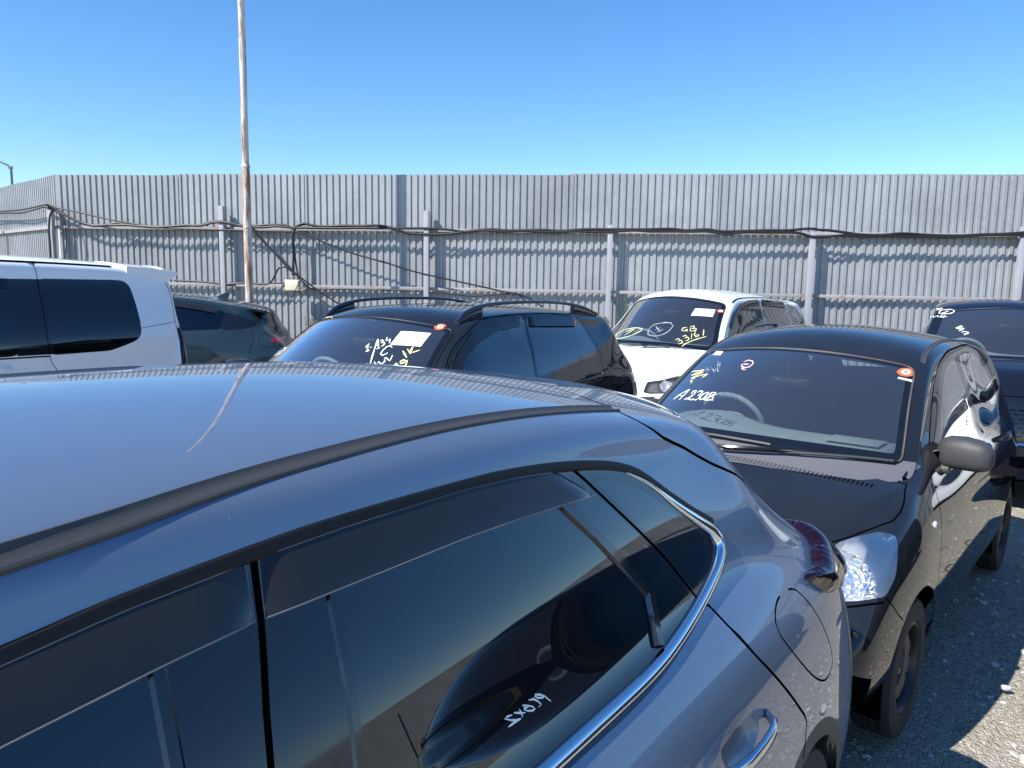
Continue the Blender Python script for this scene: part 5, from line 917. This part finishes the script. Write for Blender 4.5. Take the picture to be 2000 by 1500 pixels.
for sd in (1,-1):   # raised roof rails
    q=MB(); sec=[]
    pts=[(2.64,.0),(2.55,.035),(2.38,.06),(2.1,.072),(1.5,.072),(.95,.066),(.72,.05),(.52,.012)]
    P=densify([(x,h) for x,h in pts],.05,smooth=1)
    for x,h in P:
        uvp=c.S.near(np.array([[x,.60,1.53]]),'xyz',vr=(6.9,8)); uvp=c.S.near(np.array([[x,.575]]),'xy',ur=(4,10.3),vr=(6.3,8)); p,n=c.S.pn(uvp[:,0],uvp[:,1]); sec.append((np.array([p[0][0],p[0][1]*sd,p[0][2]+h]),.022,.013,(0,1,0),(0,0,1),2.6))
    V,F=loft(sec,12); q.add(V,F)
    for xa,xb_ in ((2.62,2.36),(.98,.56)):
        sec=[]
        for x in np.linspace(xa,xb_,7):
            h=np.interp(x,[a for a,b in pts][::-1],[b for a,b in pts][::-1]); uvp=c.S.near(np.array([[x,.575]]),'xy',ur=(4,10.3),vr=(6.3,8)); p,n=c.S.pn(uvp[:,0],uvp[:,1]); sec.append((np.array([p[0][0],p[0][1]*sd,p[0][2]+h*.5-.008]),.019,max(.004,h*.5),(0,1,0),(0,0,1),4))
        V,F=loft(sec,12); q.add(V,F)
    c.put(q,'roof_rail','gloss',smooth=50)
c.strokes(T['white'],'windscreen_writing','chalk',.008); c.strokes(T['yellow'],'windscreen_writing','yellow',.011); T2=TR['cross2']
c.strokes(T2['yellow'],'windscreen_writing','yellow',.01); c.strokes(T2['white'],'windscreen_writing','chalk',.012)
c.oval(T['reg']); c.decal(T['paper'],'paper_sheet','paper'); c.cabin(2.92,2.3,1.13,.87); c.mirror(2.98,.84,1.13,1.,'black'); c.handle(.93,1.18,1.06,'black'); c.handle(2.1,2.34,1.05,'black')
c.wiper([(-.55,1.10),(-.3,1.125),(-.02,1.135)],[(-.62,1.06),(-.5,1.09),(-.3,1.13)])
# ================================================================ white minivan
T=TR['minivan']
c=base_car('minivan','pearl white minivan with GB 33161 written in yellow on its windscreen, parked by the fence','car','minivan',net_minivan(),'pearl',.865,[.95,3.70],.315,
 [('front_door_glass',[(3.36,1.05),(3.2,1.24),(2.98,1.46),(2.75,1.555),(2.45,1.60),(2.05,1.61),(2.08,1.10)],'privacy'),('rear_door_glass',[(1.98,1.61),(1.1,1.57),(1.06,1.4),(1.14,1.13),(2.0,1.11)],'privacy'),
  ('quarter_glass',[(1.0,1.56),(.66,1.50),(.48,1.38),(.42,1.24),(.5,1.17),(1.06,1.14),(.98,1.4)],'privacy')],(10.05,12.0),xb=3.78,
 gaps=[[(2.01,1.63),(2.04,1.1),(2.03,.7),(2.0,.35)],[(3.42,1.02),(3.40,.8),(3.33,.4)],[(1.05,1.58),(1.05,1.1),(1.1,.8),(1.25,.62)]])
c.lampmat='plastic'; c.lamp('headlight',[(4.47,.37,.79),(4.40,.50,.81),(4.28,.62,.84),(4.12,.76,.85),(4.22,.78,.72),(4.40,.66,.68),(4.52,.44,.67),(4.54,.36,.68)],(4.40,.56,.755),'xyz',None,.04,.07)
c.gap([(3.80,.60,1.04),(3.72,.73,.98),(3.95,.77,.91),(4.12,.735,.875),(4.30,.60,.845),(4.42,.42,.82),(4.46,.2,.812),(4.47,0,.81)],'xyz',w=.008,vr=(3,9)); c.gap([(4.53,.5,.65),(4.56,.3,.62),(4.57,0,.60)],'xyz',w=.012,vr=(1,9))
c.region('lower_grille',c.uv([(4.56,-.3,.44),(4.56,.3,.44),(4.57,.3,.34),(4.57,-.3,.34)],'xyz',.04,True),'gap',False)
c.region('tail_light',c.uv(rounded([(.36,.80,1.20),(.18,.74,1.22),(.12,.70,.95),(.3,.84,.93)],.03),'xyz',.03,True),'red')
c.build(liner='trim'); c.finish_lamps(); mini=c
uv=c.S.near(densify([(2.90,.615,1.59),(2.7,.59,1.62),(2.3,.585,1.64),(1.4,.58,1.63),(.8,.58,1.58)],.05,smooth=1),'xyz'); c.sweep(uv,[(-.011,0),(-.009,.003),(.009,.003),(.011,0)],'roof_moulding','rubber')
visor(c,[(3.16,1.33),(3.0,1.475),(2.75,1.575),(2.45,1.62),(2.07,1.63)],[(3.12,1.29),(2.96,1.42),(2.72,1.51),(2.45,1.545),(2.08,1.55)],.006,.018,edge=False); visor(c,[(1.97,1.63),(1.1,1.59)],[(1.97,1.55),(1.1,1.51)],.006,.018,edge=False)
c.strokes(T['white'],'windscreen_writing','faint',.009); c.strokes(T['yellow'],'windscreen_writing','yellow',.010); c.oval(T['reg']); c.decal(T['paper'],'paper_sheet','paper')
c.cabin(3.25,2.75,1.12,.86,'fabric','fabric2'); c.mirror(3.42,.83,1.12,1.,'pearl'); c.handle(2.12,2.34,1.0,'pearl'); c.handle(1.2,1.42,1.0,'pearl')
c.wiper([(-.55,1.085),(-.3,1.10),(-.0,1.11)],[(-.62,1.06),(-.45,1.085),(-.3,1.1)]); c.wiper([(.02,1.10),(.3,1.10),(.55,1.085)],[(-.22,1.08),(.1,1.09),(.3,1.105)])
# ================================================================ dark navy crossover on the right
T=TR['rsuv']
c=base_car('crossover_suv','dark navy crossover with a circled 2 on its windscreen at the right edge','car','rsuv',net_rsuv(),'navy',.92,[.90,3.60],.345,
 [('front_door_glass',[(3.25,1.14),(3.05,1.33),(2.85,1.47),(2.55,1.56),(2.05,1.575),(2.1,1.15)],'side'),('rear_door_glass',[(1.97,1.575),(1.2,1.55),(1.1,1.4),(1.2,1.19),(2.0,1.16)],'privacy'),('quarter_glass',[(1.12,1.54),(.75,1.43),(.68,1.33),(1.1,1.2),(1.02,1.4)],'privacy')],(10.05,12.0),xb=3.6,lip=.07,
 gaps=[[(2.01,1.60),(2.05,1.1),(2.03,.7),(2.0,.4)],[(3.35,1.1),(3.32,.8),(3.25,.4)]])
c.region('grille',c.uv(rounded([(4.43,-.52,.86),(4.44,-.3,.885),(4.45,0,.89),(4.44,.3,.885),(4.43,.52,.86),(4.46,.42,.70),(4.48,.22,.60),(4.49,0,.575),(4.48,-.22,.60),(4.46,-.42,.70)],.05),'xyz',.03,True),'gloss',False)
c.region('lower_grille',c.uv([(4.48,-.5,.46),(4.48,.5,.46),(4.48,.48,.36),(4.48,-.48,.36)],'xyz',.04,True),'gap',False)
c.lampmat='plastic'; c.lamp('headlight',[(4.40,.55,.86),(4.26,.72,.90),(4.10,.86,.92),(4.16,.87,.84),(4.32,.77,.80),(4.42,.58,.80)],(4.34,.66,.85),'xyz',None,.04,.06)
c.gap([(3.68,.66,1.12),(3.62,.76,1.07),(3.9,.82,1.02),(4.1,.80,.98),(4.28,.66,.95),(4.38,.4,.945),(4.40,.2,.95),(4.41,0,.95)],'xyz',w=.010,vr=(3,9))
c.build(liner='trim'); c.finish_lamps(); rs=c
q=MB()   # grille mesh blades
for j in range(7):
    for i in range(16):
        y=-.45+i*.06+(j%2)*.03; z=.62+j*.036
        if abs(y)>.46-.10*(.86-z)/.26*1.6: continue
        uvp=c.S.near(np.array([[y,z]]),'yz',ur=(12,17),vr=(3,15)); p,n=c.S.pn(uvp[:,0],uvp[:,1]); q.box(p[0]+n[0]*.012,(.018,.036,.010),bev=.003)
c.put(q,'grille_mesh','chrome2' if 'chrome2' in M else 'gloss',smooth=40)
uvp=c.uv([(4.42,-.56,.86),(4.455,-.45,.70),(4.475,-.26,.585),(4.485,0,.555),(4.475,.26,.585),(4.455,.45,.70),(4.42,.56,.86)],'xyz',.02,False,1); c.sweep(uvp,[(-.016,0),(-.012,.014),(0,.02),(.012,.014),(.016,0)],'grille_surround','chrome',False,False)
c.strokes(T['white'],'windscreen_writing','chalk',.011); c.cabin(3.1,2.5,1.19,.9); c.mirror(3.25,.88,1.19,1.05,'navy'); q=MB(); q.box((3.30,.25,1.095),(.16,.45,.004),bev=.001); c.put(q,'dashboard_paper','paper')
# ================================================================ tall white van on the left
c=base_car('tall_van','tall white van with dark rear windows and a roof spoiler at the left edge','van','van',net_van(),'white',.86,[.75,3.75],.32,
 [('rear_quarter_glass',[(1.215,1.745),(.62,1.742),(.54,1.735),(.498,1.69),(.475,1.55),(.462,1.38),(.470,1.27),(.51,1.225),(.60,1.19),(.74,1.145),(1.195,1.135)],'privacy'),
  ('slide_door_glass',[(2.25,1.745),(1.44,1.742),(1.42,1.70),(1.445,1.16),(1.50,1.14),(2.28,1.13)],'privacy'),('front_door_glass',[(3.55,1.12),(3.3,1.50),(3.05,1.71),(2.45,1.74),(2.48,1.13)],'side')],(11.1,12.95),xb=4.0,
 gaps=[[(1.245,1.90),(1.246,1.84),(1.235,1.752),(1.224,1.139),(1.165,.97),(1.10,.62)],[(2.36,1.85),(2.38,1.1),(2.36,.5)],[(3.68,1.1),(3.66,.8),(3.6,.4)]],seal=.012)
c.region('pillar_panel',c.uv([(1.45,1.752),(1.205,1.752),(1.185,1.13),(1.46,1.13)],'xz',.03,True),'gloss')
c.gap([(.47,1.32),(.3,1.345),(.11,1.37)],w=.005,smooth=0); c.gap([(1.222,1.115),(1.45,1.115),(2.3,1.11)],w=.014,part='belt_strip',mat='gloss')
c.gap([(.30,1.86),(.20,1.80),(.13,1.70),(.108,1.42),(.09,.92),(.12,.6)],w=.008); c.gap([(.56,1.17),(.62,1.05),(.72,.95),(.84,.9)],w=.004) if 0 else None
c.region('tail_light',c.uv(rounded([(.10,.80,1.30),(.06,.64,1.32),(.05,.62,.85),(.09,.83,.85)],.02),'xyz',.03,True),'redlens')
c.hi=11; c.build(liner='cream'); van=c
uv=c.S.near(densify([(3.2,.66,1.82),(2.6,.66,1.895),(1.8,.655,1.905),(1.2,.652,1.895),(.62,.65,1.872)],.06,smooth=1),'xyz'); c.sweep(uv,[(-.014,0),(-.012,.004),(.012,.004),(.014,0)],'roof_moulding','gap')
# roof spoiler: a chunky lip carried past the tailgate
q=MB(); sec=[]
for y in list(np.linspace(-.70,.70,25)):
    e=1-.25*(abs(y)/.70)**10; zt=1.90-.045*(y/.70)**2; xr=-.03+.05*(y/.7)**2; pr=[(.50,zt+.022),(.30,zt+.012),(xr+.02,zt-.020),(xr,zt-.034),(xr+.03,zt-.060),(.13,zt-.115),(.20,zt-.13),(.50,zt-.10)]
    sec.append([(x,y*.985,z) for x,z in pr])
V=[p for s_ in sec for p in s_]; k=8; F=[(i*k+j,i*k+(j+1)%k,(i+1)*k+(j+1)%k,(i+1)*k+j) for i in range(24) for j in range(k)]+[tuple(range(k))[::-1],tuple(24*k+j for j in range(k))]
q.add(V,F); c.put(q,'roof_spoiler','white',smooth=50)
visor(c,[(3.4,1.42),(3.25,1.60),(3.05,1.73),(2.45,1.755)],[(3.36,1.36),(3.2,1.54),(3.04,1.65),(2.45,1.67)],.006,.018,edge=False); visor(c,[(2.22,1.757),(1.46,1.752)],[(2.22,1.68),(1.46,1.675)],.006,.02,edge=False)
c.cabin(3.5,2.9,1.12,.84,'fabric','fabric'); c.mirror(3.7,.83,1.2,1.1,'white'); c.handle(1.5,1.72,1.03,'white'); c.handle(2.45,2.67,1.03,'white')
# ================================================================ teal coupe-like crossover by the pole
c=base_car('crossover_suv','dark teal crossover with a sloping tail, parked behind the white van beside the rusty pole','car','teal',net_teal(),'teal',.895,[.90,3.45],.33,
 [('front_door_glass',[(3.3,1.07),(3.05,1.25),(2.8,1.37),(2.5,1.44),(2.1,1.46),(2.13,1.09)],'privacy'),('rear_door_glass',[(2.04,1.46),(1.5,1.445),(1.18,1.40),(.95,1.34),(1.0,1.13),(2.05,1.09)],'privacy'),('quarter_glass',[(.93,1.33),(.72,1.265),(.56,1.20),(.575,1.165),(.70,1.135),(.97,1.12)],'gloss')],(10.05,12.0),xb=3.6,lip=.07,
 gaps=[[(2.07,1.48),(2.09,1.1),(2.06,.4)],[(.62,1.12),(.60,1.0),(.66,.80)],[(.42,1.065),(.50,1.05),(.535,.97),(.50,.90),(.42,.88),(.345,.90),(.315,.97),(.345,1.045)],[(3.3,1.1),(3.0,1.31),(2.7,1.43),(2.3,1.485),(1.5,1.475),(1.1,1.41),(.75,1.30),(.52,1.205)]])
c.region('tail_light',c.uv(rounded([(.40,.80,1.00),(.32,.76,1.035),(.20,.60,1.05),(.10,.36,1.055),(.10,.36,.99),(.18,.66,.955),(.28,.82,.945)],.015),'xyz',.03,True),'red')
c.build(liner='trim'); teal=c
q=MB(); V,F=loft([(np.array([1.02,0,1.50]),.10,.02,(1,0,0),(0,1,0),2.2),(np.array([.98,0,1.54]),.07,.014,(1,0,0),(0,1,0),2.2),(np.array([.93,0,1.58]),.03,.007,(1,0,0),(0,1,0),2.2)]); q.add(V,F); c.put(q,'roof_fin','teal',smooth=60)
q=MB(); sec=[(np.array([.52,y,1.375-.02*(y/.55)**2]),.14,.016,(1,0,.18),(0,0,1),2.6) for y in np.linspace(-.55,.55,15)]; V,F=loft(sec,14); q.add(V,F); c.put(q,'roof_spoiler','teal',smooth=50)
visor(c,[(2.0,1.475),(1.5,1.46),(1.2,1.415),(1.0,1.365)],[(2.0,1.41),(1.5,1.395),(1.22,1.35),(1.05,1.31)],.006,.018,edge=False); c.cabin(3.0,2.4,1.03,.88)
# ================================================================ cars outside the picture, caught in the reflections
def extra(name,label,net,L_,pos,heading,pnt,W,wx):
    a=R(heading); pose=(L_,(pos[0]-math.cos(a)*L_/2,pos[1]-math.sin(a)*L_/2),math.degrees(math.atan2(-math.cos(a),-math.sin(a))))
    c=base_car(name,label,'car',pose,net,pnt,W,wx,.32,[('front_door_glass',[(2.95,1.10),(2.75,1.28),(2.5,1.42),(2.1,1.46),(2.1,1.08)],'side'),('rear_door_glass',[(2.0,1.46),(1.2,1.44),(1.0,1.15),(2.0,1.09)],'privacy')],(10.1,12.0),xb=3.4,du=.16,dv=.2,style='steel')
    c.build(liner='trim'); c.cabin(2.92,2.3,1.05,.86); return c
e1=extra('crossover_suv','black crossover standing to the right outside the picture, seen only as a reflection',net_cross(),4.1,(4.75,2.4),233,'black',.875,[.72,3.28])
e2=extra('crossover_suv','white crossover standing further right outside the picture, seen only as a reflection',net_cross(),4.1,(13.2,11.6),230,'white',.875,[.72,3.28])
# ---------------------------------------------------------------- cables, box, pole, lamp, weeds
LAB={'main':'thick black cable running from the left corner to above the cream junction box','main2':'thick black cable looping up from the junction box and along the fence to the right','second':'second thick cable tied under the main one along the upper rail','thin':'thin black cable sagging from the upper rail down to the black crossover roof',
'diag':'black cable running diagonally down from the pole across the junction box','diag2':'shorter black cable coming down from the pole to the top of the junction box','drop':'black cable dropping from the upper rail into the right side of the junction box','low':'black cable on the lower rail, bending upward before the junction box',
'low2':'thin black wire lying on the lower rail between the post and the junction box','right':'thin black cable along the lower rail to the right of the junction box','loop':'small black wire loop hanging in front of the junction box','loop2':'small black wire loop on the right side of the junction box','corner':'black cable hanging down the corner post','corner2':'thin black wire hanging just right of the corner post','arc':'short black arc of cable above the roof rail of the black crossover',
'left1':'upper cable on the short left leg of the fence','left2':'lower cable on the short left leg of the fence'}
for k,(r,pts) in CABLES.items():
    q=MB(); q.tube(densify(pts,.05,smooth=1),r*(.78 if r>.01 else .9),8); tag(q.build('cable','cable',smooth=60),LAB[k],'cable','black cables strung along the fence')
b=empty('junction_box',(-3.80,13.33,1.60),math.atan(-.1325),'cream plastic junction box with cables on the lower fence rail','junction box')
q=MB(); q.box((0,0,.07),(.255,.11,.19),bev=.012); q.build('housing','box',b,40)
q=MB(); q.box((0,-.062,.07),(.235,.016,.17),bev=.006); q.build('lid','box',b,40)
q=MB(); 
for x in (-.06,.0,.07): q.lathe([(.018,.165),(.018,.19),(.012,.20)],12,'z',(x,0,0))
q.build('cable_gland','lamp',b,40)
p=empty('rusty_pole',(-4.105,12.0,0),0,'tall whitewashed rusty steel pole rising in front of the fence','pole')
q=MB(); q.lathe([(.001,0),(.064,0),(.060,3.44),(.060,3.46)],28,'z'); q.lathe([(.060,3.44),(.0645,3.445),(.0645,3.475),(.051,3.50)],28,'z'); q.build('lower_tube','pole',p,40)
q=MB(); q.lathe([(.051,3.49),(.049,8.4),(.001,8.4)],28,'z'); o=q.build('upper_tube','pole',p,40)
q=MB(); q.lathe([(.0615,2.53),(.0645,2.535),(.0645,2.56),(.0615,2.565)],28,'z'); q.build('weld_band','pole',p,40)
l=empty('street_lamp',(-19.2,30,0),0,'thin grey street lamp arm showing above the fence at the far left','street lamp')
q=MB(); q.tube([(0,0,0),(0,0,5.72)],.045,8); q.build('lamp_post','lamp',l,40)
q=MB(); q.tube([(0,0,5.70),(-.06,0,5.82),(-.45,0,6.0),(-1.3,0,6.15)],.035,8); q.build('lamp_arm','lamp',l,40)
q=MB(); V,F=loft([(np.array([-1.2-.35*t,0,6.15+.03*t]),.04+.09*math.sin(math.pi*min(1,t*.9+.05)),.03+.03*math.sin(math.pi*t),(0,1,0),(0,0,1),2.5) for t in np.linspace(0,2,8)]); q.add(V,F); q.build('lamp_head','lamp',l,40)
q=MB(); q.box((-.02,0,5.77),(.16,.07,.10),bev=.02); q.build('lamp_bracket','lamp',l,40)
def weed(x,y,h,n,label,spread=.18,seed=1,z0=0,conifer=False):
    rr=random.Random(seed); t=empty('weed',(x,y,z0),0,label,'plant','weeds growing along the fence'); st=MB(); lf=MB()
    for i in range(n):
        a=rr.uniform(0,6.28); hh=h*rr.uniform(.55,1); dx=spread*rr.uniform(.1,1)*math.cos(a); dy=.4*spread*math.sin(a); P=densify([(0,0,0),(dx*.3,dy*.3,hh*.5),(dx,dy,hh)],.06,smooth=1); st.tube(P,.004,5)
        for pnt in P[2:]:
            for k in range(5):
                b=rr.uniform(0,6.28); e=rr.uniform(-.3,.9); d=np.array([math.cos(b)*math.cos(e),math.sin(b)*math.cos(e),math.sin(e)]); l=rr.uniform(.03,.075)*(1.2-.5*pnt[2]/h); w=np.cross(d,[0,0,1.]); w/=np.linalg.norm(w)+1e-9
                if conifer: lf.add([pnt,pnt+d*l+w*.004,pnt+d*l*1.5],[(0,1,2)]); lf.add([pnt,pnt+d*l-w*.006,pnt+d*l*.8+w*.006],[(0,1,2)])
                else: lf.add([pnt,pnt+d*l*.5+w*l*.28,pnt+d*l,pnt+d*l*.5-w*l*.28],[(0,1,2,3)])
    st.build('stem','leaf',t,60); lf.build('leaves','leaf',t,0)
weed(-3.56,13.45,1.32,9,'tall feathery weed against the fence right of the teal crossover',.12,3,conifer=True)
weed(-4.02,13.5,1.10,6,'small yellowish weed at the fence behind the tail of the teal crossover',.10,4)
weed(1.80,12.72,1.62,9,'green leafy weed climbing beside the post behind the white minivan',.14,5)
weed(1.50,12.6,1.25,10,'low green weed at the fence left of the white minivan',.22,6)
weed(-1.9,12.4,1.0,12,'bushy weed seen through the windscreen of the black crossover',.35,8)
for k in range(7): weed(11.5+k*.9+rng.uniform(-.3,.3),10.6-k*.15,.9+rng.uniform(0,.5),12,'bushy weed by the far right fence outside the picture, number %s from the left'%('one two three four five six seven'.split()[k]),.4,20+k)
for i,(x,y,r) in enumerate(((2.02,2.75,.028),(2.28,3.3,.018),(2.36,3.12,.014),(2.55,3.05,.02),(2.2,2.45,.015),(2.45,2.7,.013))):
    q=MB(); bm=bmesh.new(); bmesh.ops.create_icosphere(bm,subdivisions=2,radius=1); rr=random.Random(i); P=np.array([v.co for v in bm.verts]); F=[[v.index for v in f.verts] for f in bm.faces]; bm.free()
    P=P*np.array([r*1.3,r,r*.7])*(1+.25*np.sin(P[:,[0]]*3+P[:,[1]]*4+i)); q.add(P+np.array([x,y,r*.4-.01]),F); tag(q.build('stone','stonebig',smooth=25),['pale stone, the largest one lying beside the front wheel of the black hatchback','small pale stone lying between the wheels of the black hatchback','small bluish stone next to another on the shaded gravel','flat pale stone near the right edge on the shaded gravel','small stone close to the edge of the shadow','tiny stone on the shaded gravel near the right edge'][i],'stone','single pale stones on the gravel')
